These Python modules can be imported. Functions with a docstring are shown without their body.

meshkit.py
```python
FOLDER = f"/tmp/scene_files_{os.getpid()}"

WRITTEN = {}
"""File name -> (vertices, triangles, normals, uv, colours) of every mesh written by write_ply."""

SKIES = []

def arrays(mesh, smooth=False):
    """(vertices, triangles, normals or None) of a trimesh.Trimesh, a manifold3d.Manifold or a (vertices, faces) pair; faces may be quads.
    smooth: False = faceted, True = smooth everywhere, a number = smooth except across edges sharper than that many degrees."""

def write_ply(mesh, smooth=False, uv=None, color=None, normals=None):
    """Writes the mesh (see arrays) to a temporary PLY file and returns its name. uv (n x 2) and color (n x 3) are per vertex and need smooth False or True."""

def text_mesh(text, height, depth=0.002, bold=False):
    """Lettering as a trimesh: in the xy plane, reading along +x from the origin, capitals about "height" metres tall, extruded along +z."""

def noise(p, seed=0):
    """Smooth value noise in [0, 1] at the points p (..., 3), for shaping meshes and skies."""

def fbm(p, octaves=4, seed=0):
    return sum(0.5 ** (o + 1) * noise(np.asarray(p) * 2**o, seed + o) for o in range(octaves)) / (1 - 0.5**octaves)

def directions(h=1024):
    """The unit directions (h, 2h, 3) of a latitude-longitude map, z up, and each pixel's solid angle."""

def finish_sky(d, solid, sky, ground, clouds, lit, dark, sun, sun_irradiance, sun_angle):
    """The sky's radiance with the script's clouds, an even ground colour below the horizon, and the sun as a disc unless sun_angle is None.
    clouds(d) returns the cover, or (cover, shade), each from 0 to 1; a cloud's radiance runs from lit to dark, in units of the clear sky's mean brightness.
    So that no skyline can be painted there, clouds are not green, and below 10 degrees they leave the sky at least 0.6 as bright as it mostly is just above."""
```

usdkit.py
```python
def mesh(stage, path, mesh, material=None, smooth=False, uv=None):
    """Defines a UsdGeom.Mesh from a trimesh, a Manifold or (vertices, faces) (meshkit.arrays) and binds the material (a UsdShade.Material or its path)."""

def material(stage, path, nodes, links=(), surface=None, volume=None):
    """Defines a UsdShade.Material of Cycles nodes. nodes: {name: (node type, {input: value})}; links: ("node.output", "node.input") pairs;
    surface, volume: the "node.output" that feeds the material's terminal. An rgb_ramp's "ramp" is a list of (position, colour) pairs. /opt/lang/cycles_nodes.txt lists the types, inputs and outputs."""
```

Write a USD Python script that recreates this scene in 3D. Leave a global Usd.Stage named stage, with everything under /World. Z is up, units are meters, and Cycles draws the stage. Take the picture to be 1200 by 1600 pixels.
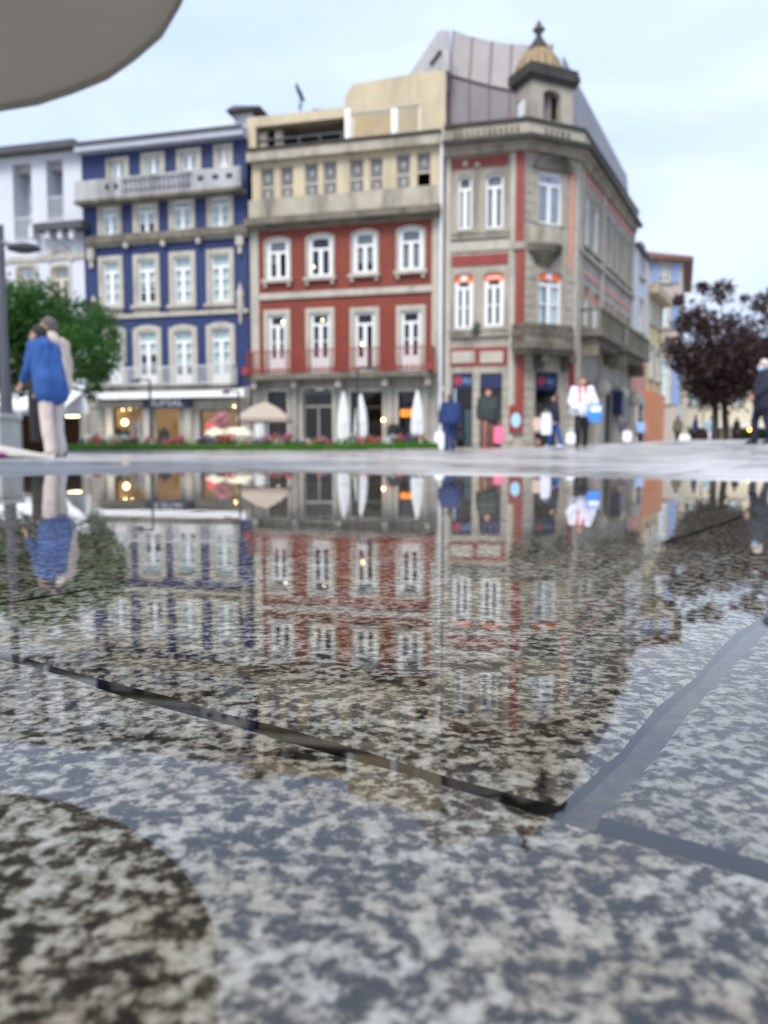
import math, random
import numpy as np, trimesh, manifold3d, usdkit, meshkit
from shapely.geometry import Polygon, box as sbox, Point
from shapely.ops import unary_union
from pxr import Usd, UsdGeom, UsdLux, UsdShade, Gf, Sdf
stage = Usd.Stage.CreateInMemory()
UsdGeom.SetStageUpAxis(stage, 'Z'); UsdGeom.SetStageMetersPerUnit(stage, 1.0)
W = UsdGeom.Xform.Define(stage, '/World'); stage.SetDefaultPrim(W.GetPrim())
UsdGeom.Scope.Define(stage, '/World/Looks')
rng = np.random.default_rng(7); random.seed(7)
MAT = usdkit.material
# ------------------------------------------------------------------ camera, sky, light, exposure
CAM_H, PITCH = 0.092, math.atan(0.0775)
cam = UsdGeom.Camera.Define(stage, '/World/camera')
cam.AddTranslateOp().Set(Gf.Vec3d(0, 0, CAM_H)); cam.AddRotateXOp().Set(90 - math.degrees(PITCH))
cam.CreateFocalLengthAttr(24.0); cam.CreateHorizontalApertureAttr(24.0); cam.CreateVerticalApertureAttr(32.0)
cam.CreateClippingRangeAttr(Gf.Vec2f(0.02, 5000))
cam.CreateFStopAttr(10.8); cam.CreateFocusDistanceAttr(0.33)
cam.CreateExposureAttr(1.36)
SUN_EL, SUN_AZ = math.radians(52), math.radians(200)          # azimuth = atan2(x, y) of the direction towards the sun
dome = UsdLux.DomeLight.Define(stage, '/World/sky')
dome.GetPrim().SetCustomDataByKey('kind', 'structure')
SKY = MAT(stage, '/World/Looks/sky_overcast', {
    'sky': ('sky_texture', dict(sky_type='single_scattering', sun_disc=False, sun_elevation=SUN_EL, sun_rotation=SUN_AZ, aerosol_density=2.0)),
    'tc': ('texture_coordinate', {}),
    'map': ('mapping', dict(scale=(1.0, 1.0, 2.6))),
    'n': ('noise_texture', dict(scale=1.7, detail=5, roughness=0.5, distortion=0.5)),
    'r': ('rgb_ramp', {'ramp': [(0.32, (2.05, 2.55, 3.55)), (0.5, (2.5, 2.95, 3.85)), (0.66, (3.15, 3.5, 4.15))]}),
    'mix': ('mix_color', dict(fac=0.86, use_clamp=False)), 'sz': ('separate_xyz', {}), 'el': ('map_range', dict(from_min=0.0, from_max=1.0, to_min=0.98, to_max=1.75, clamp=True)), 'gr': ('vector_math', dict(math_type='scale')),
    'bg': ('background_shader', dict(strength=0.1))},
    [('tc.generated', 'map.vector'), ('map.vector', 'n.vector'), ('n.fac', 'r.fac'), ('sky.color', 'mix.a'), ('r.color', 'mix.b'), ('tc.generated', 'sz.vector'), ('sz.z', 'el.value'), ('mix.result', 'gr.vector1'), ('el.result', 'gr.scale'), ('gr.vector', 'bg.color')], surface='bg.background')
UsdShade.MaterialBindingAPI.Apply(dome.GetPrim()).Bind(SKY)
sun = UsdLux.DistantLight.Define(stage, '/World/sun')
sun.CreateIntensityAttr(0.36); sun.CreateAngleAttr(25.0); sun.CreateNormalizeAttr(True); sun.CreateColorAttr(Gf.Vec3f(1.0, 0.93, 0.82))
sun.AddRotateZOp().Set(-math.degrees(SUN_AZ)); sun.AddRotateXOp().Set(-(90 - math.degrees(SUN_EL)))

# ------------------------------------------------------------------ helpers
def ray(px, py):
    x, v = (px - 600) / 1200, -(py - 800) / 1200
    c, s = math.cos(PITCH), math.sin(PITCH)
    return np.array([x, c + v * s, -s + v * c])
def at(px, py, Y):
    r = ray(px, py); return np.array([0, 0, CAM_H]) + r * (Y / r[1])
def gz(X, Y):
    """Height of the plaza: it rises gently away from the puddle and to the right."""
    X, Y = np.asarray(X, float), np.asarray(Y, float)
    Xp = np.clip(X, 0, 10)
    s = np.clip(0.0045 + 0.0013 * np.clip(X, -4, 10) + 0.00012 * Xp ** 2, 0.003, 0.026)
    t = np.clip(np.minimum(Y, 22) - 3.0, 0, None)
    return s * t * t / (t + 1.5)
USED = {}
def numbered(parent, name):
    k = USED.get((parent, name), 0); USED[(parent, name)] = k + 1
    return f'{parent}/{name}' if k == 0 else f'{parent}/{name}_{k:03d}'
def tag(p, label=None, cat=None, group=None, kind=None):
    for k, v in (('label', label), ('category', cat), ('group', group), ('kind', kind)):
        if v: p.SetCustomDataByKey(k, v)
class Thing:
    def __init__(s, name, label, cat, loc=(0, 0, 0), group=None, kind=None):
        s.path = numbered('/World', name); s.loc = np.array(loc, float)
        x = UsdGeom.Xform.Define(stage, s.path); x.AddTranslateOp().Set(Gf.Vec3d(*map(float, loc)))
        s.prim = x.GetPrim(); tag(s.prim, label, cat, group, kind)
    def part(s, name, mesh, mat, fr=None, smooth=False, under=None, label=None, kind=None):
        """mesh is in the frame fr (or world) coordinates."""
        m = mesh.copy()
        if fr is not None: m.apply_transform(fr.M)
        m.apply_translation(-s.loc)
        p = numbered(under or s.path, name)
        o = usdkit.mesh(stage, p, m, mat, smooth=smooth)
        tag(o.GetPrim(), label, kind=kind)
        return p
def solo(name, mesh, mat, label=None, cat=None, group=None, kind=None, smooth=False):
    p = numbered('/World', name); o = usdkit.mesh(stage, p, mesh, mat, smooth=smooth); tag(o.GetPrim(), label, cat, group, kind); return p
def bx(x0, x1, y0, y1, z0, z1):
    m = trimesh.creation.box([x1 - x0, y1 - y0, z1 - z0]); m.apply_translation([(x0 + x1) / 2, (y0 + y1) / 2, (z0 + z1) / 2]); return m
def cat(*ms):
    l = []
    for m in ms: l.extend(m) if isinstance(m, (list, tuple)) else l.append(m)
    return trimesh.util.concatenate(l)
def plate(poly, y0, y1):
    """Extrudes a polygon given in (u, z) from y0 to y1."""
    out = []
    for g in getattr(poly, 'geoms', [poly]):
        if g.is_empty or g.area < 1e-6: continue
        m = trimesh.creation.extrude_polygon(g, y1 - y0, engine='earcut')
        v = np.array(m.vertices)[:, [0, 2, 1]]; v[:, 1] += y0
        out.append(trimesh.Trimesh(v, np.array(m.faces)[:, ::-1], process=False))
    return cat(out)
def prism(pts, z0, z1):
    m = trimesh.creation.extrude_polygon(Polygon(pts), z1 - z0, engine='earcut'); m.apply_translation([0, 0, z0]); return m
def tube(a, b, r0, r1=None, n=10):
    a, b = np.array(a, float), np.array(b, float); r1 = r0 if r1 is None else r1
    d = b - a; L = np.linalg.norm(d); d /= L
    t = np.cross(d, [0, 0, 1.0] if abs(d[2]) < .9 else [1.0, 0, 0]); t /= np.linalg.norm(t); q = np.cross(d, t)
    ph = np.linspace(0, 2 * np.pi, n, endpoint=False); ring = np.outer(np.cos(ph), t) + np.outer(np.sin(ph), q)
    v = np.vstack([a + ring * r0, b + ring * r1, a, b]); f = []
    for i in range(n):
        j = (i + 1) % n; f += [[i, j, n + j], [i, n + j, n + i], [2 * n, j, i], [2 * n + 1, n + i, n + j]]
    m = trimesh.Trimesh(v, f, process=False)
    m.fix_normals(); return m
def lathe(prof, loc=(0, 0, 0), n=24):
    m = trimesh.creation.revolve(np.array(prof, float), sections=n); m.apply_translation(loc); return m
def ball(r, c, sub=2):
    m = trimesh.creation.icosphere(sub, r); m.apply_translation(c); return m
def quad(u0, u1, z0, z1, y):
    return trimesh.Trimesh([[u0, y, z0], [u1, y, z0], [u1, y, z1], [u0, y, z1]], [[0, 1, 2], [0, 2, 3]], process=False)
class Frame:
    """A vertical plane: u along it to the right, y inwards, z up."""
    def __init__(s, O, ang):
        s.O, s.a = np.array([O[0], O[1], 0.0]), math.radians(ang)
        s.e, s.n = np.array([math.cos(s.a), math.sin(s.a), 0]), np.array([-math.sin(s.a), math.cos(s.a), 0])
        s.M = np.eye(4); s.M[:3, 0], s.M[:3, 1], s.M[:3, 3] = s.e, s.n, s.O
    def uz(s, px, py, y=0.0):
        r = ray(px, py); C = np.array([0, 0, CAM_H])
        t = ((s.O + s.n * y - C) @ s.n) / (r @ s.n); p = C + r * t
        return np.array([(p - s.O) @ s.e, p[2]])
    def rect(s, x0, y0, x1, y1, y=0.0):
        xm, ym = (x0 + x1) / 2, (y0 + y1) / 2
        return s.uz(x0, ym, y)[0], s.uz(x1, ym, y)[0], s.uz(xm, y1, y)[1], s.uz(xm, y0, y)[1]     # u0 u1 z0 z1
    def world(s, u, y, z): return s.O + s.e * u + s.n * y + np.array([0, 0, z])
FM = Frame((0, 33.0), -13.98)
C1 = FM.world(FM.uz(819, 430)[0], 0, 0)
FC = Frame(C1, 24.0)
C2 = FC.world(FC.uz(897, 430)[0], 0, 0)
FR = Frame(C2, 61.2)
UC1, UC2 = FM.uz(819, 430)[0], FC.uz(897, 430)[0]

# ------------------------------------------------------------------ materials
def plain(name, col, rough=0.6, var=0.15, scale=3.0, spec=0.5, metal=0.0, bump=0.0, coat=0.0, dirt=None, tile=None):
    """Principled surface with mottled colour; dirt = (colour, amount, scale) adds stains of their own shape."""
    c = np.array(col, float)
    n = {'g': ('geometry', {}), 'n': ('noise_texture', dict(scale=scale, detail=5, roughness=0.6)),
         'r': ('rgb_ramp', {'ramp': [(0.25, tuple(c * (1 - var))), (0.75, tuple(np.minimum(c * (1 + var), 0.95)))]}),
         'p': ('principled_bsdf', dict(roughness=rough, metallic=metal, specular_ior_level=spec, coat_weight=coat))}
    l = [('g.position', 'n.vector'), ('n.fac', 'r.fac')]; out = 'r.color'
    if tile:      # glazed wall tiles: each a little different, fine joints
        n['ts'] = ('separate_xyz', {}); n['ta'] = ('math', dict(math_type='multiply', value2=1.03)); n['tv'] = ('combine_xyz', {}); n['tb'] = ('brick_texture', dict(offset=0.0, scale=1.0, mortar_size=0.006, brick_width=tile, row_height=tile, color1=(0.9,) * 3, color2=(1.08,) * 3, mortar=(0.55,) * 3)); n['tm'] = ('mix_color', dict(blend_type='multiply', fac=1.0, use_clamp=False))
        l += [('g.position', 'ts.vector'), ('ts.x', 'ta.value1'), ('ta.value', 'tv.x'), ('ts.z', 'tv.y'), ('tv.vector', 'tb.vector'), (out, 'tm.a'), ('tb.color', 'tm.b')]; out = 'tm.result'
    if dirt:
        dc, da, ds = dirt
        n['dm'] = ('mapping', dict(scale=(1, 1, 0.22))); n['dn'] = ('noise_texture', dict(scale=ds, detail=6, roughness=0.65))
        n['dr'] = ('rgb_ramp', {'ramp': [(0.48, (0, 0, 0)), (0.72, (da,) * 3)]}); n['dx'] = ('mix_color', dict(b=dc))
        l += [('g.position', 'dm.vector'), ('dm.vector', 'dn.vector'), ('dn.fac', 'dr.fac'), ('dr.color', 'dx.fac'), (out, 'dx.a')]; out = 'dx.result'
    l.append((out, 'p.base_color'))
    if bump:
        n['b'] = ('bump', dict(strength=0.5, distance=bump)); l += [('n.fac', 'b.height'), ('b.normal', 'p.normal')]
    return MAT(stage, f'/World/Looks/{name}', n, l, surface='p.BSDF')
def emit(name, col, s):
    return MAT(stage, f'/World/Looks/{name}', {'e': ('emission', dict(color=col, strength=s))}, surface='e.emission')
M = {}
def L(k, *a, **kw): M[k] = plain(k, *a, **kw); return M[k]
GRIME = (0.05, 0.045, 0.035)
L('stone', (0.345, 0.315, 0.26), 0.8, 0.18, 1.6, bump=0.01, dirt=(GRIME, 0.75, 1.1))
L('stone_clean', (0.41, 0.385, 0.33), 0.75, 0.12, 2.5, bump=0.006, dirt=(GRIME, 0.5, 1.6))
L('stone_grey', (0.31, 0.295, 0.265), 0.8, 0.18, 2.0, bump=0.01, dirt=(GRIME, 0.6, 1.3))
L('stone_dark', (0.15, 0.135, 0.105), 0.85, 0.35, 2.5, bump=0.01, dirt=((0.02, 0.02, 0.014), 0.9, 1.2))
L('stone_block', (0.36, 0.33, 0.275), 0.8, 0.2, 2.2, bump=0.012, dirt=(GRIME, 0.4, 1.5))
L('grime_stone', (0.04, 0.038, 0.035), 0.9, 0.45, 2.0, bump=0.01)
L('concrete_stained', (0.38, 0.35, 0.28), 0.85, 0.18, 1.5, dirt=((0.07, 0.062, 0.045), 0.85, 0.9))
L('blue_tile', (0.008, 0.024, 0.115), 0.55, 0.3, 5.0, dirt=((0.03, 0.035, 0.07), 0.4, 1.2), tile=0.14)
L('red_tile', (0.20, 0.027, 0.009), 0.55, 0.2, 4.0, dirt=((0.09, 0.02, 0.012), 0.5, 1.0), tile=0.14)
L('red_paint', (0.22, 0.026, 0.018), 0.5, 0.16, 2.0, dirt=((0.2, 0.1, 0.08), 0.3, 1.5))
L('red_iron', (0.24, 0.03, 0.022), 0.45, 0.1)
L('cream_render', (0.49, 0.42, 0.29), 0.8, 0.1, 1.2, dirt=((0.25, 0.22, 0.16), 0.65, 0.9))
L('cream_paint', (0.56, 0.50, 0.38), 0.7, 0.06, 2.0)
L('white_render', (0.52, 0.55, 0.60), 0.75, 0.05, 1.2, dirt=((0.4, 0.41, 0.42), 0.35, 0.7))
L('white_paint', (0.74, 0.75, 0.76), 0.4, 0.03)
L('white_cloth', (0.66, 0.69, 0.69), 0.8, 0.06, 3.0)
L('curtain_pale', (0.52, 0.62, 0.62), 0.9, 0.12, 1.5)
L('curtain_grey', (0.2, 0.215, 0.235), 0.9, 0.2, 2.0)
L('fascia_grey', (0.36, 0.39, 0.45), 0.5, 0.06)
L('parapet_grey', (0.37, 0.37, 0.38), 0.8, 0.15, 1.5, dirt=((0.08, 0.08, 0.08), 0.7, 1.2))
L('slate_dark', (0.06, 0.06, 0.065), 0.6, 0.3, 3.0)
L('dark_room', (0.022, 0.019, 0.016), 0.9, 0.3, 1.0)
L('warm_room', (0.55, 0.40, 0.19), 0.8, 0.15, 1.0)
L('brown_room', (0.11, 0.055, 0.03), 0.8, 0.3, 1.0)
L('iron_dark', (0.035, 0.035, 0.04), 0.45, 0.2, metal=0.3)
L('post_metal', (0.10, 0.10, 0.115), 0.4, 0.1, metal=0.5)
L('iron_pale', (0.55, 0.56, 0.56), 0.5, 0.1)
L('pipe_white', (0.66, 0.68, 0.70), 0.5, 0.05)
L('curtain_mid', (0.26, 0.265, 0.275), 0.9, 0.2, 2.0)
L('mansard_sheet', (0.165, 0.155, 0.16), 0.45, 0.12, 1.0, metal=0.25, dirt=((0.24, 0.2, 0.27), 0.5, 0.5))
L('mansard_rib', (0.12, 0.075, 0.085), 0.5, 0.2)
L('mansard_violet', (0.2, 0.15, 0.27), 0.45, 0.2)
L('gold_tile', (0.23, 0.16, 0.07), 0.5, 0.3, 3.0, dirt=((0.08, 0.06, 0.03), 0.8, 2.0))
L('brown_blind', (0.42, 0.32, 0.18), 0.7, 0.15, 1.5, dirt=((0.3, 0.35, 0.33), 0.6, 0.8))
L('grille_grey', (0.3, 0.3, 0.3), 0.6, 0.15)
L('orange_sign', (0.85, 0.16, 0.02), 0.5, 0.05)
L('navy_sign', (0.012, 0.018, 0.07), 0.4, 0.1)
L('sign_white', (0.78, 0.8, 0.84), 0.5, 0.02)
L('sign_red', (0.42, 0.03, 0.05), 0.5, 0.03)
L('sign_blue', (0.12, 0.24, 0.45), 0.5, 0.03)
L('teal_panel', (0.12, 0.26, 0.26), 0.3, 0.1)
L('salmon_render', (0.52, 0.24, 0.19), 0.8, 0.1, 1.0)
L('orange_render', (0.58, 0.22, 0.09), 0.8, 0.12, 1.0)
L('yellow_render', (0.60, 0.50, 0.26), 0.8, 0.1, 1.0)
L('taupe_render', (0.42, 0.36, 0.31), 0.8, 0.1, 1.0)
L('shutter_blue', (0.2, 0.29, 0.52), 0.6, 0.06)
L('roof_tile', (0.15, 0.075, 0.05), 0.8, 0.3, 4.0)
L('canopy_beige', (0.36, 0.30, 0.235), 0.85, 0.05, 3.0)
L('counter_cream', (0.80, 0.74, 0.58), 0.5, 0.04)
L('kerb_stone', (0.26, 0.25, 0.24), 0.7, 0.2, 6.0)
L('soil', (0.045, 0.03, 0.02), 0.9, 0.3, 8.0)
L('bark', (0.06, 0.045, 0.035), 0.9, 0.3, 9.0, bump=0.01)
M['parasol_cloth'] = MAT(stage, '/World/Looks/parasol_cloth', {'g': ('geometry', {}), 'n': ('noise_texture', dict(scale=60, detail=3)), 'r': ('rgb_ramp', {'ramp': [(0.3, (0.25, 0.222, 0.175)), (0.7, (0.275, 0.244, 0.193))]}), 'd': ('principled_bsdf', dict(roughness=0.9)), 't': ('translucent_bsdf', {}), 'm': ('mix_closure', dict(fac=0.22))},
    [('g.position', 'n.vector'), ('n.fac', 'r.fac'), ('r.color', 'd.base_color'), ('r.color', 't.color'), ('d.BSDF', 'm.closure1'), ('t.BSDF', 'm.closure2')], surface='m.closure')
L('pole_wood', (0.14, 0.11, 0.08), 0.5, 0.2, 5.0)
L('magenta', (0.30, 0.01, 0.20), 0.6, 0.08)
L('plinth_stone', (0.42, 0.42, 0.40), 0.8, 0.12, 5.0)
L('skin', (0.50, 0.27, 0.19), 0.55, 0.06, 12.0)
L('eye_dark', (0.03, 0.02, 0.02), 0.3, 0.05)
for k, c in dict(cobalt=(0.02, 0.08, 0.27), stone_pink=(0.55, 0.46, 0.43), sand=(0.50, 0.42, 0.36), pale_grey=(0.5, 0.5, 0.48), black=(0.012, 0.012, 0.015),
                 navy=(0.014, 0.035, 0.13), navy_dark=(0.012, 0.016, 0.035), forest=(0.03, 0.04, 0.04), rust=(0.22, 0.10, 0.07), denim=(0.025, 0.08, 0.28),
                 blush=(0.62, 0.47, 0.40), linen=(0.66, 0.68, 0.76), coral=(0.6, 0.08, 0.09), plum=(0.10, 0.07, 0.12), sky_shirt=(0.30, 0.42, 0.72),
                 plaid=(0.28, 0.44, 0.5), teal_shoe=(0.02, 0.07, 0.12), white_shoe=(0.7, 0.7, 0.7), red_shoe=(0.5, 0.06, 0.06), hair_dark=(0.02, 0.018, 0.018),
                 hair_brown=(0.07, 0.035, 0.02), hair_grey=(0.10, 0.085, 0.083), hair_white=(0.55, 0.53, 0.5), pink_bag=(0.75, 0.16, 0.28), bag_white=(0.8, 0.82, 0.85),
                 bag_blue=(0.04, 0.25, 0.80), mask_blue=(0.35, 0.6, 0.8), olive=(0.12, 0.12, 0.07)).items():
    L('cloth_' + k, c, 0.85, 0.1, 9.0)
M['glass'] = MAT(stage, '/World/Looks/window_glass', {'f': ('fresnel', dict(IOR=1.5)), 't': ('transparent_bsdf', dict(color=(0.86, 0.9, 0.9))),
    'g': ('glossy_bsdf', dict(color=(0.95, 0.97, 1), roughness=0.02)), 'a': ('math', dict(math_type='multiply', value2=1.25, use_clamp=True)), 'm': ('mix_closure', {})},
    [('f.fac', 'a.value1'), ('a.value', 'm.fac'), ('t.BSDF', 'm.closure1'), ('g.BSDF', 'm.closure2')], surface='m.closure')
M['lamp_warm'] = emit('lamp_warm', (1.0, 0.66, 0.26), 8.0)
M['lamp_white'] = emit('lamp_white', (1.0, 0.82, 0.5), 3.2)
M['lamp_orange'] = emit('lamp_orange', (1.0, 0.42, 0.06), 10.0)
M['shop_light'] = emit('shop_light', (1.0, 0.76, 0.40), 3.5)
M['neon_orange'] = emit('neon_orange', (1.0, 0.25, 0.03), 1.6)
def leafmat(name, a, b, trans):
    return MAT(stage, f'/World/Looks/{name}', {'g': ('geometry', {}), 'r': ('rgb_ramp', {'ramp': [(0, a), (1, b)]}), 'd': ('principled_bsdf', dict(roughness=0.55, specular_ior_level=0.35)),
        't': ('translucent_bsdf', {}), 'm': ('mix_closure', dict(fac=trans))},
        [('g.random_per_island', 'r.fac'), ('r.color', 'd.base_color'), ('r.color', 't.color'), ('d.BSDF', 'm.closure1'), ('t.BSDF', 'm.closure2')], surface='m.closure')
M['leaf_green'] = leafmat('leaf_green', (0.03, 0.10, 0.012), (0.20, 0.40, 0.06), 0.35)
M['leaf_purple'] = leafmat('leaf_purple', (0.045, 0.022, 0.02), (0.28, 0.11, 0.10), 0.35)
M['leaf_hedge'] = leafmat('leaf_hedge', (0.02, 0.07, 0.01), (0.06, 0.15, 0.02), 0.2)
M['grass'] = leafmat('grass', (0.07, 0.20, 0.02), (0.17, 0.38, 0.05), 0.35)
M['petal_pink'] = leafmat('petal_pink', (0.55, 0.10, 0.18), (0.8, 0.38, 0.45), 0.25)
M['petal_white'] = leafmat('petal_white', (0.6, 0.6, 0.52), (0.82, 0.82, 0.76), 0.25)
M['petal_pale'] = leafmat('petal_pale', (0.6, 0.3, 0.33), (0.8, 0.62, 0.62), 0.25)
M['petal_red'] = leafmat('petal_red', (0.4, 0.03, 0.03), (0.65, 0.15, 0.08), 0.25)
M['petal_violet'] = leafmat('petal_violet', (0.12, 0.05, 0.2), (0.3, 0.12, 0.35), 0.25)
# granite of the near slabs
M['granite'] = MAT(stage, '/World/Looks/granite', {
    'g': ('geometry', {}), 'oi': ('object_info', {}),
    'n1': ('noise_texture', dict(scale=185, detail=4, roughness=0.58, distortion=0.15)),
    'n2': ('noise_texture', dict(scale=430, detail=3, roughness=0.65)),
    'n3': ('noise_texture', dict(scale=14, detail=3, roughness=0.5)),
    'mx': ('mix_float', dict(fac=0.3)),
    'r1': ('rgb_ramp', {'ramp': [(0.39, (0.008, 0.007, 0.005)), (0.44, (0.03, 0.025, 0.018)), (0.475, (0.11, 0.095, 0.072)), (0.515, (0.35, 0.34, 0.305)), (0.585, (0.60, 0.595, 0.56)), (0.66, (0.74, 0.74, 0.72))]}),
    'r3': ('rgb_ramp', {'ramp': [(0.34, (0.72, 0.6, 0.45)), (0.47, (0.93, 0.89, 0.82)), (0.62, (1, 1, 1))]}),
    'ro': ('map_range', dict(to_min=0.78, to_max=1.1)), 'mu': ('mix_color', dict(blend_type='multiply', fac=1.0)), 'mv': ('vector_math', dict(math_type='scale')),
    'b': ('bump', dict(strength=0.35, distance=0.0012)),
    'sz': ('separate_xyz', {}), 'sr': ('rgb_ramp', {'ramp': [(0.55, (0, 0, 0)), (0.85, (1, 1, 1))]}), 'joint_shade': ('mix_color', dict(a=(0.014, 0.012, 0.009))),  # steep slab faces coloured dark, standing in for shade inside the joints
    'p': ('principled_bsdf', dict(roughness=0.55, specular_ior_level=0.25))},
    [('g.position', 'n1.vector'), ('g.position', 'n2.vector'), ('g.position', 'n3.vector'), ('n1.fac', 'mx.a'), ('n2.fac', 'mx.b'), ('mx.result', 'r1.fac'), ('n3.fac', 'r3.fac'),
     ('r1.color', 'mu.a'), ('r3.color', 'mu.b'), ('oi.random', 'ro.value'), ('mu.result', 'mv.vector1'), ('ro.result', 'mv.scale'), ('g.true_normal', 'sz.vector'), ('sz.z', 'sr.fac'), ('sr.color', 'joint_shade.fac'), ('mv.vector', 'joint_shade.b'), ('joint_shade.result', 'p.base_color'), ('mx.result', 'b.height'), ('b.normal', 'p.normal')], surface='p.BSDF')
L('mortar', (0.075, 0.068, 0.056), 0.8, 0.85, 170.0, bump=0.002)
M['water'] = MAT(stage, '/World/Looks/puddle_water', {
    'g': ('geometry', {}), 'mp': ('mapping', dict(scale=(1, 1, 1))), 'n': ('noise_texture', dict(scale=9, detail=2, roughness=0.45)),
    'b': ('bump', dict(strength=0.2, distance=0.0005)), 'f': ('fresnel', dict(IOR=1.68)),
    't': ('transparent_bsdf', dict(color=(0.97, 0.97, 0.95))), 'gl': ('glossy_bsdf', dict(color=(1, 1, 1), roughness=0.0)), 'm': ('mix_closure', {})},
    [('g.position', 'n.vector'), ('n.fac', 'b.height'), ('b.normal', 'f.normal'), ('b.normal', 'gl.normal'), ('f.fac', 'm.fac'), ('t.BSDF', 'm.closure1'), ('gl.BSDF', 'm.closure2')], surface='m.closure')
# paving of the plaza beyond the near slabs: same slabs as a pattern, wet patches
GA = math.radians(-35.2)
M['plaza'] = MAT(stage, '/World/Looks/plaza_paving', {
    'g': ('geometry', {}), 'mp': ('mapping', dict(rotation=(0, 0, -GA))),
    'br': ('brick_texture', dict(offset=0.3, scale=1.0, mortar_size=0.014, brick_width=0.81, row_height=0.6, color1=(0.44, 0.435, 0.425), color2=(0.60, 0.59, 0.575), mortar=(0.06, 0.055, 0.05), bias=0.0)),
    'n': ('noise_texture', dict(scale=70, detail=3, roughness=0.6)), 'rn': ('rgb_ramp', {'ramp': [(0.35, (0.6, 0.6, 0.6)), (0.65, (1.15, 1.15, 1.15))]}),
    'w': ('noise_texture', dict(scale=0.9, detail=4, roughness=0.55)), 'rw': ('rgb_ramp', {'ramp': [(0.42, (0, 0, 0)), (0.58, (1, 1, 1))]}),
    'rc': ('rgb_ramp', {'ramp': [(0, (0.5, 0.49, 0.48)), (1, (1, 1, 1))]}), 'rr': ('map_range', dict(to_min=0.16, to_max=0.5)),
    'm1': ('mix_color', dict(blend_type='multiply', fac=1.0, use_clamp=False)), 'm2': ('mix_color', dict(blend_type='multiply', fac=1.0)), 
    'b': ('bump', dict(strength=0.4, distance=0.004)), 'p': ('principled_bsdf', dict(specular_ior_level=0.5))},
    [('g.position', 'mp.vector'), ('mp.vector', 'br.vector'), ('g.position', 'n.vector'), ('g.position', 'w.vector'), ('n.fac', 'rn.fac'), ('w.fac', 'rw.fac'), ('rw.color', 'rc.fac'), ('rw.color', 'rr.value'),
     ('br.color', 'm1.a'), ('rn.color', 'm1.b'), ('m1.result', 'm2.a'), ('rc.color', 'm2.b'), ('m2.result', 'p.base_color'), ('rr.result', 'p.roughness'), ('n.fac', 'b.height'), ('b.normal', 'p.normal')], surface='p.BSDF')

# ------------------------------------------------------------------ setting: puddle, near slabs, plaza
sx = np.array([-6, -4, -3, -2.2, -1.45, -0.9, -0.45, 0, 0.5, 0.9, 1.22, 1.8, 2.6, 3.6])
sy = np.array([0.2, 1.9, 2.3, 2.55, 2.95, 3.5, 3.5, 3.3, 3.0, 2.68, 2.45, 2.05, 1.5, 0.2])
xs = np.linspace(-6, 3.6, 400); ys = np.interp(xs, sx, sy)
ys = ys + 0.10 * (meshkit.fbm(np.stack([xs * 2.2, xs * 0, xs * 0], -1), 4, 3) - 0.5) * np.clip(ys, 0, 1) * 2
PUD = Polygon(list(zip(xs, ys)) + [(3.2, -1.4), (0.5, -2.2), (-3, -2.0), (-5.4, -1.0)]).buffer(0)
def puddle_sd(P):
    import shapely
    d = shapely.distance(shapely.points(P), PUD.exterior); return np.where(shapely.contains_xy(PUD, P[:, 0], P[:, 1]), -d, d)
def axis(knots):
    out = []
    for (a, b, st) in knots: out.extend(np.arange(a, b, st))
    return np.array(out + [knots[-1][1]])
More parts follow.
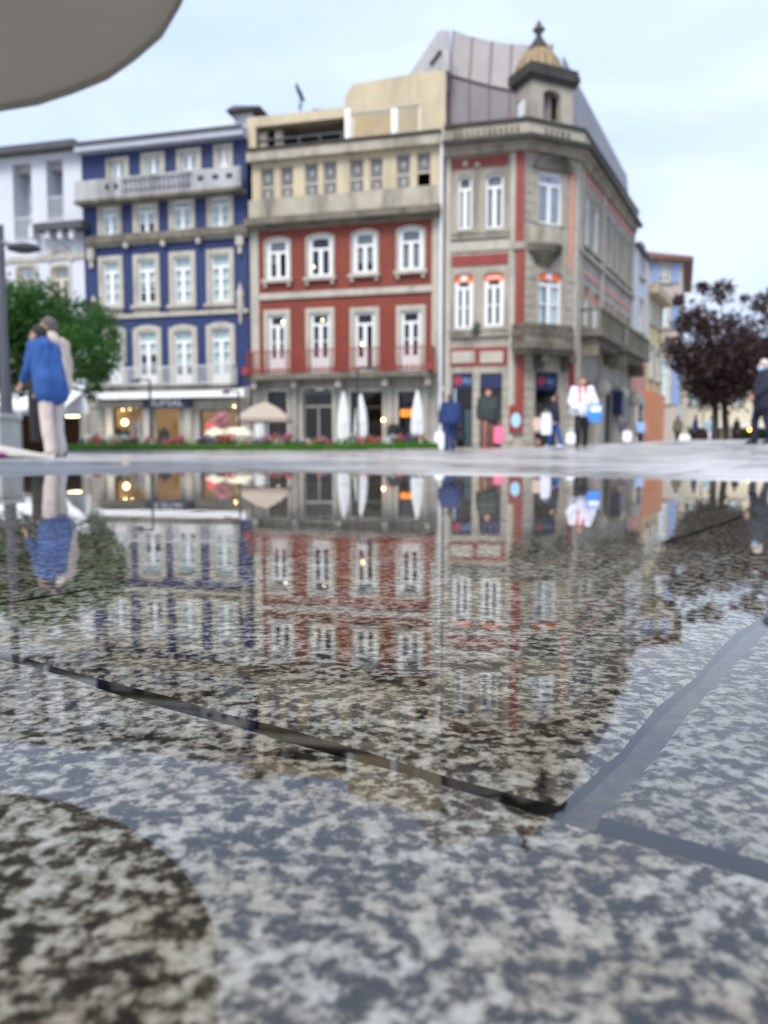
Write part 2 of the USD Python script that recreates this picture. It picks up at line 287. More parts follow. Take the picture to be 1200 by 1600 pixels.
gx = axis([(-400, -40, 30), (-40, -8, 1.6), (-8, 6, 0.1), (6, 40, 1.6), (40, 400, 30)])
gy = axis([(-300, -20, 28), (-20, -3, 1.7), (-3, 5, 0.1), (5, 10, 0.5), (10, 60, 1.6), (60, 700, 40)])
GX, GY = np.meshgrid(gx, gy); P2 = np.stack([GX.ravel(), GY.ravel()], 1)
sd = puddle_sd(P2); rough = (meshkit.fbm(np.c_[P2 * 1.3, P2[:, :1] * 0], 3, 5) - 0.5) * 0.006
Z = np.where(sd > 0, gz(P2[:, 0], P2[:, 1]) + np.minimum(sd, 1) * 0.012 * (1 + 0) + rough * np.clip(sd * 2, 0, 1), -0.034 * np.clip(-sd / 0.3, 0, 1) ** 0.7)
nx, ny = len(gx), len(gy); I = np.arange(nx * ny).reshape(ny, nx)
F = np.concatenate([np.stack([I[:-1, :-1], I[:-1, 1:], I[1:, 1:]], -1).reshape(-1, 3), np.stack([I[:-1, :-1], I[1:, 1:], I[1:, :-1]], -1).reshape(-1, 3)])
solo('plaza_ground', (np.c_[P2, Z], F), M['plaza'], kind='structure', smooth=True)
pm = trimesh.creation.triangulate_polygon(PUD.buffer(0.02), engine='earcut')
solo('puddle', (np.c_[pm[0], np.zeros(len(pm[0]))], pm[1]), M['water'], label='shallow clear rainwater puddle mirroring the facades', kind='structure')
E1, E2 = np.array([math.cos(GA), math.sin(GA)]), np.array([-math.sin(GA), math.cos(GA)])
J1, J2, SW, SR, GAP, GAP2 = 0.189, -0.0725, 0.405, 0.60, 0.008, 0.006
pave = Thing('paving', None, None, (0, 0, -0.0), kind='structure')
def slab_mesh(a0, a1, b0, b1, top, seed):
    r = np.random.default_rng(seed); ring = []
    for (p, q) in (((a0, b0), (a1, b0)), ((a1, b0), (a1, b1)), ((a1, b1), (a0, b1)), ((a0, b1), (a0, b0))):
        for t in np.linspace(0, 1, 13)[:-1]: ring.append(np.array(p) * (1 - t) + np.array(q) * t)
    ring = np.array(ring); c = ring.mean(0); n = len(ring)
    j = r.normal(0, 0.0011, n) + 0.0012 * (r.random(n) > 0.86)
    half = np.array([(a1 - a0) / 2, (b1 - b0) / 2])
    d = (c - ring) / half; d = np.where(np.abs(d) > 0.999, np.sign(d), 0)
    low = ring + d * j[:, None]; mid = low + d * 0.0006; up = low + d * (0.0018 + np.abs(r.normal(0, 0.0008, n)))[:, None]
    V = []
    for rg, z in ((low, top - 0.0215), (low, top - 0.0028), (mid, top - 0.0009), (up, top)):
        w = rg[:, :1] * E1 + rg[:, 1:] * E2; V.append(np.c_[w, np.full(n, z)])
    cw = c[0] * E1 + c[1] * E2; V.append(np.array([[cw[0], cw[1], top + 0.0005]]))
    V = np.vstack(V); f = []
    for k in range(3):
        for i in range(n):
            q = (i + 1) % n; f += [[k * n + i, k * n + q, (k + 1) * n + q], [k * n + i, (k + 1) * n + q, (k + 1) * n + i]]
    f += [[3 * n + i, 3 * n + (i + 1) % n, 4 * n] for i in range(n)]
    return trimesh.Trimesh(V, f, process=False)
for k in range(-2, 9):
    off = {0: 0.0, -1: 0.08, -2: -0.12}.get(k, ((k * 0.618) % 1) * SW)
    for i in range(-12, 12):
        a0, b0 = J2 + off + i * SW, J1 + k * SR
        cs = np.array([(a0 + u * SW) * E1 + (b0 + v * SR) * E2 for u in (0, 1) for v in (0, 1)])
        cc = cs.mean(0)
        if cc[1] < -0.35 or abs(cc[0]) > 0.62 * max(cc[1], 0) + 0.55 or puddle_sd(cs).max() > -0.08: continue
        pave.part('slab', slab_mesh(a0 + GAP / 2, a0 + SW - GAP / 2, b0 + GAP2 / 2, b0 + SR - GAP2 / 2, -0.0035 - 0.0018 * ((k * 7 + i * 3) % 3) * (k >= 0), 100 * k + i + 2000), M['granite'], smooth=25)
        q = [(a0 - GAP / 2 - .001, b0 - .002), (a0 + GAP / 2 + .001, b0 - .002), (a0 + GAP / 2 + .001, b0 + SR + .002), (a0 - GAP / 2 - .001, b0 + SR + .002)]
        if k >= 0: pave.part('mortar_joint', trimesh.Trimesh([(*(a_ * E1 + b_ * E2), -0.0078) for a_, b_ in [(x, min(max(y, b0 + GAP2 / 2), b0 + SR - GAP2 / 2)) for x, y in q]], [[0, 1, 2], [0, 2, 3]], process=False), M['mortar'])
pave.part('joint_mortar', cat([trimesh.Trimesh(np.array([[x0, y0, -0.026], [x1, y0, -0.026], [x1, y1, -0.026], [x0, y1, -0.026]]), [[0, 1, 2], [0, 2, 3]], process=False) for x0, x1, y0, y1 in ((-1.0, 1.0, -0.8, 2.2),)]), M['mortar'])
# ------------------------------------------------------------------ window builder
CUR = np.random.default_rng(77)
def add_window(th, fr, R, holes, sw=0.14, surr='stone_clean', frame='white_paint', arch=0.0, transom=0.26, leaves=2, mids=0, panel=0.0, curtain='curtain_pale', sill=True, fw=0.08, open_leaf=None, proud=0.05, name='window', surround=True, depth=0.07, jamb=0.0):
    u0, u1, z0, z1 = R
    a0, a1, b0, b1 = u0 + sw, u1 - sw, z0 + (sw * 0.5 if sill else 0.02), z1 - sw
    hole = sbox(a0, b0, a1, b1)
    if arch > 0:
        n = 12; t = np.linspace(0, np.pi, n)
        top = [((a0 + a1) / 2 + (a1 - a0) / 2 * math.cos(x), b1 - arch + arch * math.sin(x)) for x in t]
        hole = Polygon([(a0, b0), (a1, b0)] + top)
    holes.append(hole)
    if surround:
        outer = sbox(u0, z0, u1, z1) if arch == 0 else unary_union([sbox(u0, z0, u1, z1 - arch), hole.buffer(sw, join_style=2).intersection(sbox(u0, z0, u1, z1 + 0.1))])
        th.part('window_surround', plate(outer.difference(hole.buffer(-0.002)), -proud, 0.1), M[surr], fr)
        if sill: th.part('window_sill', bx(u0 - 0.08, u1 + 0.08, -0.2, -0.052, z0 - 0.12, z0 + 0.02), M[surr], fr)
    b = []; y0, y1 = depth, depth + 0.07
    inner = hole.buffer(-fw, join_style=2)
    if jamb: inner = inner.intersection(sbox(a0 + fw + jamb, b0, a1 - fw - jamb, b1))
    m0, n0, m1, n1 = inner.bounds
    parts = [hole.difference(inner)]
    zt = n1 - transom * (n1 - n0); zp = n0 + panel * (n1 - n0); bars = []
    if transom: bars.append(sbox(m0, zt - 0.055, m1, zt + 0.055))
    if panel: bars.append(sbox(m0, n0, m1, zp))
    for k in range(1, leaves):
        c = m0 + (m1 - m0) * k / leaves; bars.append(sbox(c - 0.085, n0, c + 0.085, zt if transom else n1))
    for k in range(leaves):
        l0, l1 = m0 + (m1 - m0) * k / leaves, m0 + (m1 - m0) * (k + 1) / leaves
        for q in range(mids):
            z = zp + (zt - zp) * (q + 1) / (mids + 1); bars.append(sbox(l0, z - 0.022, l1, z + 0.022))
    bars = unary_union(bars).intersection(inner) if bars else Polygon()
    solid = unary_union([hole.difference(inner), bars])
    if open_leaf is not None:
        l0, l1 = m0 + (m1 - m0) * open_leaf / leaves, m0 + (m1 - m0) * (open_leaf + 1) / leaves
        solid = solid.difference(sbox(l0 + 0.001 + (0.02 if open_leaf == 0 else 0.086), n0, l1, zt - 0.056))
    w = th.part(name, plate(solid, y0, y1), M[frame], fr)
    lights = hole.difference(solid)
    for g in getattr(lights, 'geoms', [lights]):
        if g.area < 0.01: continue
        if open_leaf is not None and g.contains(Point((l0 + l1) / 2, (zp + zt) / 2)): continue
        try: v, f = trimesh.creation.triangulate_polygon(g, engine='earcut')
        except Exception: continue
        th.part('pane', trimesh.Trimesh(np.c_[v[:, 0], np.full(len(v), y0 + 0.035), v[:, 1]], f[:, ::-1], process=False), M['glass'], fr, under=w)
    if curtain:
        cu = inner
        if open_leaf is not None: cu = inner.difference(sbox(l0, n0, l1, zt))
        k_ = CUR.random(); c0_, c1_ = m0 - .03, m1 + .03
        if curtain == 'curtain_grey' and k_ < .75 or k_ < .3:          # two drapes with a gap, or a half-lowered blind
            if k_ < .18: cu = cu.intersection(sbox(c0_, n0 + (n1 - n0) * CUR.uniform(.25, .6), c1_, n1 + .1))
            else: g_ = CUR.uniform(.08, .2) * (m1 - m0); o_ = CUR.uniform(-.08, .08) * (m1 - m0); cu = cu.difference(sbox((m0 + m1) / 2 - g_ + o_, n0 - .1, (m0 + m1) / 2 + g_ + o_, n1 + .1))
        cm = plate(cu.buffer(0.03), y1 + 0.05, y1 + 0.07); th.part('curtain', cm, M[curtain], fr, under=w)
    return w
def railing(th, fr, u0, u1, z0, z1, y, mat, step=0.13, returns=0.0, r=0.012, name='railing'):
    b = [bx(u0, u1, y - 0.025, y + 0.025, z1 - 0.05, z1), bx(u0, u1, y - 0.02, y + 0.02, z0 + 0.06, z0 + 0.1)]
    for u in np.arange(u0 + 0.02, u1, step): b.append(bx(u - r, u + r, y - r, y + r, z0, z1 - 0.05))
    if returns:
        for u in (u0, u1):
            b.append(bx(u - 0.025, u + 0.025, y + 0.026, y + returns, z1 - 0.05, z1))
            for q in np.arange(y + step, y + returns, step): b.append(bx(u - r, u + r, q - r, q + r, z0, z1 - 0.05))
    return th.part(name, cat(b), mat, fr)
def band(th, fr, px0, px1, ytop, ybot, y0, y1, mat, name, **k):
    """A horizontal moulding across the facade given by its top and bottom pixel rows at the middle."""
    xm = (px0 + px1) / 2
    za, zb = fr.uz(xm, ybot, y0)[1], fr.uz(xm, ytop, y0)[1]; ym = (ytop + ybot) / 2
    return th.part(name, bx(fr.uz(px0, ym, y0)[0], fr.uz(px1, ym, y0)[0], y0, y1, za, zb), M[mat], fr, **k)
def U(fr, px, py, y=0.0): return fr.uz(px, py, y)[0]
def Zp(fr, px, py, y=0.0): return fr.uz(px, py, y)[1]
def wall_with(th, fr, u0, u1, z0, z1, holes, mat, y0=0.0, y1=0.3, name='wall', label=None):
    return th.part(name, plate(sbox(u0, z0, u1, z1).difference(unary_union(holes)) if holes else sbox(u0, z0, u1, z1), y0, y1), M[mat], fr, label=label)
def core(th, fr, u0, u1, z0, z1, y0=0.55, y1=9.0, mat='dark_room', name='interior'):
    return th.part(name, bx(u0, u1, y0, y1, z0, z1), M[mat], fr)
def room(th, fr, u0, u1, z0, z1, y0, y1, mat, lights=1, light='shop_light', name='shop_room'):
    t = 0.05
    th.part(name, cat(bx(u0, u1, y1, y1 + t, z0, z1), bx(u0 - t, u0, y0, y1, z0, z1), bx(u1, u1 + t, y0, y1, z0, z1), bx(u0, u1, y0, y1, z1, z1 + t)), M[mat], fr)
    for k in range(lights):
        c = u0 + (u1 - u0) * (k + 0.5) / lights
        th.part('ceiling_light', bx(c - 0.35, c + 0.35, (y0 + y1) / 2 - 0.12, (y0 + y1) / 2 + 0.12, z1 - 0.08, z1 - 0.02), M[light], fr)

# ------------------------------------------------------------------ blue building
uL, uR = U(FM, 133, 430), U(FM, 388, 430)
gzF = 0.05
blue = Thing('blue_building', 'five storey deep blue tiled building with stone window surrounds and a shop below', 'building', FM.world((uL + uR) / 2, 0, 0))
hol = []
for (x0, y0, x1, y1) in ((166, 246, 202, 284), (220, 238, 258, 277), (276, 232, 315, 270), (334, 225, 364, 262)):
    add_window(blue, FM, FM.rect(x0, y0, x1, y1), hol, sw=0.22, transom=0, sill=False, panel=0.1)
for (x0, y0, x1, y1) in ((153, 318, 191, 371), (208, 313, 248, 365), (264, 306, 305, 360), (323, 301, 365, 355)):
    add_window(blue, FM, FM.rect(x0, y0, x1, y1), hol, sw=0.2, transom=0.2, mids=1, sill=False)
for (x0, y0, x1, y1) in ((155, 400, 193, 480), (209, 397, 250, 478), (265, 393, 306, 477), (323, 389, 366, 475)):
    add_window(blue, FM, FM.rect(x0, y0, x1, y1), hol, sw=0.22, transom=0.24, mids=2, sill=True)
    u0, u1, z0, z1 = FM.rect(x0, y1 + 1, x1, y1 + 14)
    blue.part('window_apron', bx(u0, u1, -0.05, -0.002, z0, z1 - 0.13), M['stone_clean'], FM)
for i, (x0, y0, x1, y1) in enumerate(((162, 510, 198, 600), (209, 508, 253, 601), (265, 507, 309, 601), (323, 503, 368, 601))):
    add_window(blue, FM, FM.rect(x0, y0, x1, y1), hol, sw=0.24, arch=0.12, transom=0.2, mids=2, panel=0.16, sill=False)
zS1, zS0 = Zp(FM, 260, 636), -0.3
shops = [FM.rect(177, 637, 225, 700), FM.rect(240, 637, 280, 700), FM.rect(312, 640, 373, 700)]
hol += [sbox(a, -0.5, b, d) for a, b, c, d in shops]
zG = Zp(FM, 260, 607)
zTop = Zp(FM, 260, 222, -.5)
wall_with(blue, FM, uL, uR, zG, zTop, hol, 'blue_tile')
wall_with(blue, FM, uL, uR, -0.5, zG - 0.002, hol, 'stone_grey', name='shop_wall')
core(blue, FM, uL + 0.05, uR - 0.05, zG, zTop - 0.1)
blue.part('roof', bx(uL, uR, -0.1, 9.0, zTop + 0.36, zTop + 0.44), M['slate_dark'], FM)
blue.part('eave', bx(uL - 0.05, uR + 0.02, -0.5, 0.4, zTop, zTop + 0.355), M['fascia_grey'], FM)
blue.part('gutter', bx(uL - 0.05, uR + 0.02, -0.56, -0.505, zTop + 0.25, zTop + 0.4), M['slate_dark'], FM)
zb0, zb1 = Zp(FM, 255, 302, -.6), Zp(FM, 255, 270, -.6)
uA, uB = U(FM, 190, 285, -.6), U(FM, 300, 280, -.6)
blue.part('balcony_slab', bx(uL - 0.02, uR - 0.02, -0.66, -0.002, zb0 - 0.14, zb0 - .002), M['stone_dark'], FM)
hl = [sbox(c - 0.1, zb0 + 0.35, c + 0.1, zb0 + 0.62) for c in (uA - 0.3, uA - 0.75)]
blue.part('parapet', plate(sbox(uL, zb0, uA, zb1).difference(unary_union(hl)), -0.6, -0.44), M['parapet_grey'], FM)
hl = [sbox(c - 0.15, zb0 + 0.38, c + 0.15, zb0 + 0.6) for c in (uB + 0.4, uB + 1.1, uB + 1.75)]
blue.part('parapet', plate(sbox(uB, zb0, uR - 0.05, zb1).difference(unary_union(hl)), -0.6, -0.44), M['parapet_grey'], FM)
bl = [bx(uA, uB, -0.61, -0.43, zb1 - 0.1, zb1), bx(uA, uB, -0.59, -0.45, zb0, zb0 + 0.1)]
for u in np.linspace(uA + 0.1, uB - 0.1, 15): bl.append(lathe([(0.001, 0), (0.08, 0.0), (0.06, 0.12), (0.10, 0.3), (0.06, 0.5), (0.08, zb1 - zb0 - 0.2), (0.001, zb1 - zb0 - 0.2)], (u, -0.52, zb0 + 0.1), 8))
blue.part('baluster_row', cat(bl), M['parapet_grey'], FM)
band(blue, FM, 132, 387, 360, 372, -0.3, -0.002, 'stone_dark', 'cornice')
band(blue, FM, 135, 387, 373, 378, -0.12, -0.002, 'stone', 'cornice_band')
band(blue, FM, 140, 387, 488, 494, -0.1, -0.002, 'stone_clean', 'string_course')
for px, py in ((200, 380), (258, 377), (313, 373)):
    u, z = FM.uz(px, py); blue.part('cornice_bracket', bx(u - 0.1, u + 0.1, -0.25, -0.121, z - 0.25, z + 0.02), M['stone_clean'], FM)
for px, py in ((144, 390), (376, 366)):
    u, z = FM.uz(px, py); blue.part('corbel', cat(bx(u - 0.17, u + 0.17, -0.2, -0.002, z - 0.5, z), bx(u - 0.09, u + 0.09, -0.14, -0.002, z - 0.85, z - 0.5)), M['stone_clean'], FM)
for px, py, s in ((148, 496, 0.8), (377, 508, 1.5)):
    u, z = FM.uz(px, py); blue.part('wall_ornament', lathe([(0.001, 0), (0.07, 0.05), (0.1, 0.3), (0.2, 0.5), (0.14, 0.75), (0.19, 0.9), (0.05, 1.15), (0.001, 1.25)], (u, -0.06, 0), 10).apply_scale([1, 1, 1]).apply_transform(np.array([[1, 0, 0, 0], [0, 1, 0, 0], [0, 0, s, z], [0, 0, 0, 1.0]])), M['stone_clean'], FM, smooth=40)
u0, u1 = U(FM, 150, 600), U(FM, 374, 600); z0 = Zp(FM, 262, 602, -.8)
blue.part('balcony_slab', bx(u0, u1, -0.8, -0.06, z0 - 0.2, z0), M['stone_dark'], FM)
for px in (200, 258, 316): u = U(FM, px, 606); blue.part('balcony_bracket', prism([(u - 0.22, -0.7), (u + 0.22, -0.7), (u + 0.22, -0.002), (u - 0.22, -0.002)], z0 - 0.55, z0 - 0.2), M['stone_dark'], FM)
railing(blue, FM, u0 + 0.05, u1 - 0.05, z0, z0 + 0.85, -0.74, M['iron_pale'], 0.12, 0.7, 0.016)
za = Zp(FM, 258, 616, -.75)
blue.part('awning_box', cat(bx(U(FM, 137, 616, -.75), U(FM, 381, 616, -.75), -0.75, -0.31, za - 0.16, za + 0.17)), M['white_paint'], FM)
u0, u1, z0, z1 = FM.rect(223, 622, 297, 637, -0.3)
sg = blue.part('shop_sign', bx(u0, u1, -0.3, -0.1, z0, z1), M['navy_sign'], FM)
tm = meshkit.text_mesh('JUPIAL', (z1 - z0) * 0.6, 0.02, True); w_ = tm.extents[0]; tm.apply_transform(np.array([[1, 0, 0, 0], [0, 0, -1, 0], [0, 1, 0, 0], [0, 0, 0, 1.0]]))
tm.apply_transform(np.array([[(u1 - u0) * 0.72 / w_, 0, 0, 0], [0, 1, 0, 0], [0, 0, 1, 0], [0, 0, 0, 1.0]])); c = tm.bounds.mean(0)
tm.apply_translation([(u0 + u1) / 2 - c[0], -0.302 - tm.bounds[1][1], (z0 + z1) / 2 - c[2]]); blue.part('sign_lettering', tm, M['sign_white'], FM, under=sg)
band(blue, FM, 140, 381, 626, 635, -0.08, -0.002, 'stone', 'shop_lintel')
for k in range(8):
    z = 0.02 + k * 0.26; u0, u1 = U(FM, 141, 665), U(FM, 164, 665)
    blue.part('pier_stone', bx(u0, u1, -0.1, -0.002, z, z + 0.235), M['stone_grey'], FM)
blue.part('door_jamb', bx(U(FM, 166, 665), U(FM, 177, 665), -0.06, -0.002, -0.3, zS1), M['cream_paint'], FM)
for px in (232, 295): blue.part('pilaster', bx(U(FM, px - 6, 665), U(FM, px + 6, 665), -0.12, -0.002, -0.3, zS1), M['stone_clean'], FM)
room(blue, FM, uL + 0.6, uR - 0.2, -0.3, zS1 + 0.35, 0.35, 3.2, 'warm_room', 7)
for k, (a, b, c, d) in enumerate(shops):
    fr_ = blue.part('shop_window', plate(sbox(a, -0.3, b, d).difference(sbox(a + 0.05, -0.1, b - 0.05, d - 0.05)), 0.12, 0.17), M['iron_dark'] if k != 1 else M['cream_paint'], FM)
    blue.part('pane', quad(a + 0.05, b - 0.05, -0.1, d - 0.05, 0.145), M['glass'], FM, under=fr_)
for (px, py, r, y, mt) in ((180, 641, 0.05, 0.3, 'lamp_white'), (192, 640, 0.035, 0.3, 'lamp_warm'), (203, 639, 0.035, 0.3, 'lamp_warm'), (213, 638, 0.035, 0.3, 'lamp_warm'), (222, 637, 0.035, 0.3, 'lamp_warm'), (195, 660, 0.13, 1.0, 'lamp_warm'), (326, 640, 0.05, 0.3, 'lamp_white'), (366, 635, 0.03, -0.12, 'lamp_warm')):
    u, z = FM.uz(px, py, y); blue.part('shop_lamp', ball(r, (u, y, z)), M[mt], FM, smooth=True)
def shirt(th, fr, px, py0, py1, y, mat, w=0.3):
    u, z1 = fr.uz(px, py0, y); z0 = fr.uz(px, py1, y)[1]
    th.part('shop_mannequin', cat(lathe([(0.001, 0), (w * .5, 0.0), (w * .6, (z1 - z0) * .3), (w * .45, (z1 - z0) * .55), (w * .62, (z1 - z0) * .78), (w * .2, (z1 - z0) * .84), (0.001, (z1 - z0) * .85)], (u, y, z0), 14), ball(0.1, (u, y, z1 - 0.08))), mat, fr, smooth=40)
shirt(blue, FM, 208, 655, 695, 0.7, M['cloth_pale_grey']); shirt(blue, FM, 219, 652, 695, 0.6, M['cloth_linen']); shirt(blue, FM, 186, 668, 695, 0.8, M['cloth_navy_dark'], .5); shirt(blue, FM, 198, 672, 697, 0.8, M['cloth_navy_dark'], .5)
L('yellow_dress', (0.75, 0.42, 0.02), 0.8, 0.1); shirt(blue, FM, 273, 655, 693, 1.2, M['yellow_dress']); shirt(blue, FM, 256, 668, 693, 1.2, M['brown_room'], .5)

# ------------------------------------------------------------------ white building on the left
wl, wr = U(FM, -130, 400), uL - 0.03
white = Thing('white_building', 'pale white building with tall recessed bays behind the green tree', 'building', FM.world(wr - 2, 0, 0))
hol = []; zt = Zp(FM, 60, 233, -.55)
bays = [FM.rect(21, 255, 50, 376), FM.rect(73, 249, 99, 344), FM.rect(-40, 260, -5, 380)]
hol += [sbox(a, c, b, d) for a, b, c, d in bays]
lows = [FM.rect(25, 412, 60, 480), FM.rect(79, 412, 112, 480), FM.rect(-35, 415, 5, 480)]
for R in lows: add_window(white, FM, R, hol, sw=0.12, arch=0.1, transom=0.3, surr='stone_clean', frame='cream_paint', curtain='curtain_grey', sill=False)
gr = [FM.rect(-60, 650, 20, 700), FM.rect(28, 648, 70, 700), FM.rect(78, 648, 134, 700)]
hol += [sbox(a, -0.5, b, d) for a, b, c, d in gr]
wall_with(white, FM, wl, wr, -0.5, zt, hol, 'white_render')
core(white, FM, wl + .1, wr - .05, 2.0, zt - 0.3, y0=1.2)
for a, b, c, d in bays:
    white.part('bay_recess', cat(bx(a - 0.04, b + 0.04, 1.0, 1.06, c - .04, d + .04), bx(a - 0.05, a - 0.001, 0.301, 1.0, c, d), bx(b + 0.001, b + 0.05, 0.301, 1.0, c, d), bx(a - .05, b + .05, 0.301, 1.06, d + .001, d + .05), bx(a - .05, b + .05, 0.301, 1.06, c - .05, c - .001)), M['white_render'], FM)
    h = d - c; m = (a + b) / 2
    for (q0, q1) in ((0.55, 0.82), (0.03, 0.42)):
        w = white.part('window', plate(sbox(a + .2, c + h * q0, b - .02, c + h * q1).difference(unary_union([sbox(a + .28, c + h * q0 + .08, m - .02 + .1, c + h * q1 - .08), sbox(m + .14, c + h * q0 + .08, b - .1, c + h * q1 - .08)])), 0.9, 0.998), M['white_paint'], FM)
        white.part('pane', quad(a + .25, b - .05, c + h * q0 + .05, c + h * q1 - .05, 0.95), M['glass'], FM, under=w)
    white.part('bay_lintel', bx(a + .005, b - .005, 0.3, 0.9, d - 0.35, d - 0.02), M['grille_grey'], FM)
    railing(white, FM, a, b, c + 0.05, c + 1.1, 0.1, M['iron_pale'], 0.11)
white.part('cornice', bx(wl, wr + .02, -0.55, 0.4, zt, zt + 0.3), M['slate_dark'], FM)
white.part('roof', bx(wl, wr, 0.41, 9, zt - 0.1, zt + 0.1), M['slate_dark'], FM)
band(white, FM, 52, 127, 346, 357, -0.7, -0.002, 'slate_dark', 'canopy_roof')
for px in (60, 85, 104, 122): u, z = FM.uz(px, 358); white.part('canopy_bracket', bx(u - .12, u + .12, -0.55, -0.002, z - 0.55, z), M['white_render'], FM)
u, z = FM.uz(95, 408); r = U(FM, 112, 408) - u
arc = Point(u, z).buffer(r + .12, 24).difference(Point(u, z).buffer(r - .1, 24)).intersection(sbox(u - 3, z, u + 3, z + 3))
white.part('arch_moulding', plate(arc, -0.1, -0.002), M['stone_clean'], FM)
band(white, FM, -120, 132, 404, 411, -0.08, -0.002, 'stone_clean', 'string_course')
room(white, FM, wl + .1, wr - .1, -0.3, Zp(FM, 40, 646) , 0.31, 4, 'brown_room', 2)
white.part('pier_facing', bx(U(FM, 134.5, 660) - 0.3, wr, -0.08, -0.002, -0.3, 1.9), M['stone_grey'], FM)
for (p0, p1) in ((-60, 25), (30, 70), (78, 128)):
    a, b = U(FM, p0, 630), U(FM, p1, 630); z1 = Zp(FM, 60, 618); z0 = Zp(FM, 60, 640)
    v = [(a, -0.002, z1 + .1), (b, -0.002, z1 + .1), (b, -1.2, z0 + .08), (a, -1.2, z0 + .08), (a, -1.2, z0 - .1), (b, -1.2, z0 - .1), (a, -0.002, z1 + .05), (b, -.002, z1 + .05), (a, -1.17, z0 + .03), (b, -1.17, z0 + .03), (a, -1.17, z0 - .1), (b, -1.17, z0 - .1)]
    white.part('awning', trimesh.Trimesh(v, [[0, 2, 1], [0, 3, 2], [3, 5, 2], [3, 4, 5], [6, 7, 9], [6, 9, 8], [8, 9, 11], [8, 11, 10], [0, 6, 8], [0, 8, 3], [1, 9, 7], [1, 2, 9]], process=False), M['white_cloth'], FM)

# ------------------------------------------------------------------ red and cream building
rl, rr = U(FM, 391.5, 430), U(FM, 689, 430)
red = Thing('red_building', 'building with red tiled storeys below cream lattice-windowed floors and a penthouse', 'building', FM.world((rl + rr) / 2, 0, 0))
hol = []
for i, (x0, y0, x1, y1) in enumerate(((413, 370, 455, 438), (478, 364, 523, 434), (548, 358, 592, 429), (619, 352, 665, 424))):
    add_window(red, FM, FM.rect(x0, y0, x1, y1), hol, sw=0.09, surr='stone_clean', arch=0.16, transom=0.3, mids=0, fw=0.12, curtain=None if i == 1 else 'curtain_grey', open_leaf=1 if i == 0 else None, jamb=0.07)
    u0, u1, z0, z1 = FM.rect(x0, y0, x1, y1)
    for u in (u0 + .08, u1 - .08): red.part('sill_bracket', bx(u - .06, u + .06, -0.15, -0.002, z0 - .3, z0 - .121), M['stone_clean'], FM)
for i, (x0, y0, x1, y1) in enumerate(((413, 484, 454, 584), (478, 481, 523, 583), (547, 480, 593, 583), (619, 477, 665, 580))):
    add_window(red, FM, FM.rect(x0, y0, x1, y1), hol, sw=0.2, surr='stone_clean', transom=0.17, mids=1, panel=0.24, fw=0.1, curtain=None, sill=False, open_leaf=1 if i == 2 else None, jamb=0.04)
for pr in ((407, 262, 428, 314), (438, 260, 458, 312), (476, 254, 497, 308), (505, 251, 526, 305), (546, 248, 568, 301), (578, 245, 598, 300), (619, 240, 641, 295), (651, 237, 673, 290)):
    u0, u1, z0, z1 = FM.rect(*pr); hol.append(sbox(u0, z0, u1, z1)); zt_ = z0 + (z1 - z0) * 0.42
    fr_ = red.part('window', plate(sbox(u0, z0, u1, z1).difference(unary_union([sbox(u0 + .03, z0 + .03, u1 - .03, zt_ - .03), sbox(u0 + .03, zt_ + .03, u1 - .03, z1 - .03)])), 0.1, 0.16), M['cream_paint'], FM)
    last = pr[0] == 651
    for (q0, q1) in ((z0 + .05, zt_ - .03), (zt_ + .03, z1 - .05)):
        if last and q0 < zt_: continue
        bars = []
        for u in np.linspace(u0 + .05, u1 - .05, 5): bars.append(bx(u - .014, u + .014, 0.11, 0.14, q0, q1))
        for z in np.linspace(q0, q1, 6): bars.append(bx(u0 + .05, u1 - .05, 0.112, 0.142, z - .014, z + .014))
        c = ((u0 + u1) / 2, 0.125, (q0 + q1) / 2); bars.append(bx(c[0] - .08, c[0] + .08, .105, .147, c[2] - .12, c[2] + .12))
        red.part('lattice_grille', cat(bars), M['grille_grey'], FM, under=fr_)
        red.part('pane', quad(u0 + .04, u1 - .04, q0, q1, 0.155), M['glass'], FM, under=fr_)
    red.part('curtain', quad(u0, u1, (z0 if not last else zt_), z1, 0.28), M['curtain_mid'], FM, under=fr_)
gop = [FM.rect(419, 612, 449, 700), FM.rect(473, 611, 520, 700), FM.rect(548, 612, 598, 700), FM.rect(622, 612, 649, 700)]
for k, (a, b, c, d) in enumerate(gop):
    h = sbox(a, -0.5, b, d)
    if k == 1: h = unary_union([sbox(a, -0.5, b, d - .08), Polygon([((a + b) / 2 + (b - a) / 2 * math.cos(t), d - .08 + .2 * math.sin(t)) for t in np.linspace(0, np.pi, 14)])])
    hol.append(h)
zG, zR = Zp(FM, 540, 588), Zp(FM, 540, 343, -.3)
uRl, uRr = U(FM, 405, 450), U(FM, 675, 450)
wall_with(red, FM, rl, rr, -0.5, zG, hol, 'stone_grey', name='ground_wall')
wall_with(red, FM, uRl, uRr, zG + .002, zR, hol, 'red_tile')
wall_with(red, FM, rl, uRl - .002, zG + .002, zR, [], 'stone_clean', y0=-.05, name='pilaster'); wall_with(red, FM, uRr + .002, rr, zG + .002, zR, [], 'stone_clean', y0=-.05, name='pilaster')
band(red, FM, 405, 675, 452, 462, -0.09, -0.002, 'stone_clean', 'belt_course')
band(red, FM, 405, 675, 345, 351, -0.07, -0.002, 'stone_clean', 'frieze')
zc0, zc1 = Zp(FM, 540, 337, -.55), Zp(FM, 540, 329, -.55)
red.part('cornice', cat(bx(rl - .03, rr + .03, -0.55, 0.3, zR + .002, zc1), bx(rl, rr, -0.35, -0.07, zR - .12, zR + .001)), M['stone_dark'], FM)
zb1 = Zp(FM, 540, 302)
red.part('apron_band', bx(rl, rr, -0.12, 0.3, zc1 + .002, zb1), M['concrete_stained'], FM)
zy1 = Zp(FM, 540, 242)
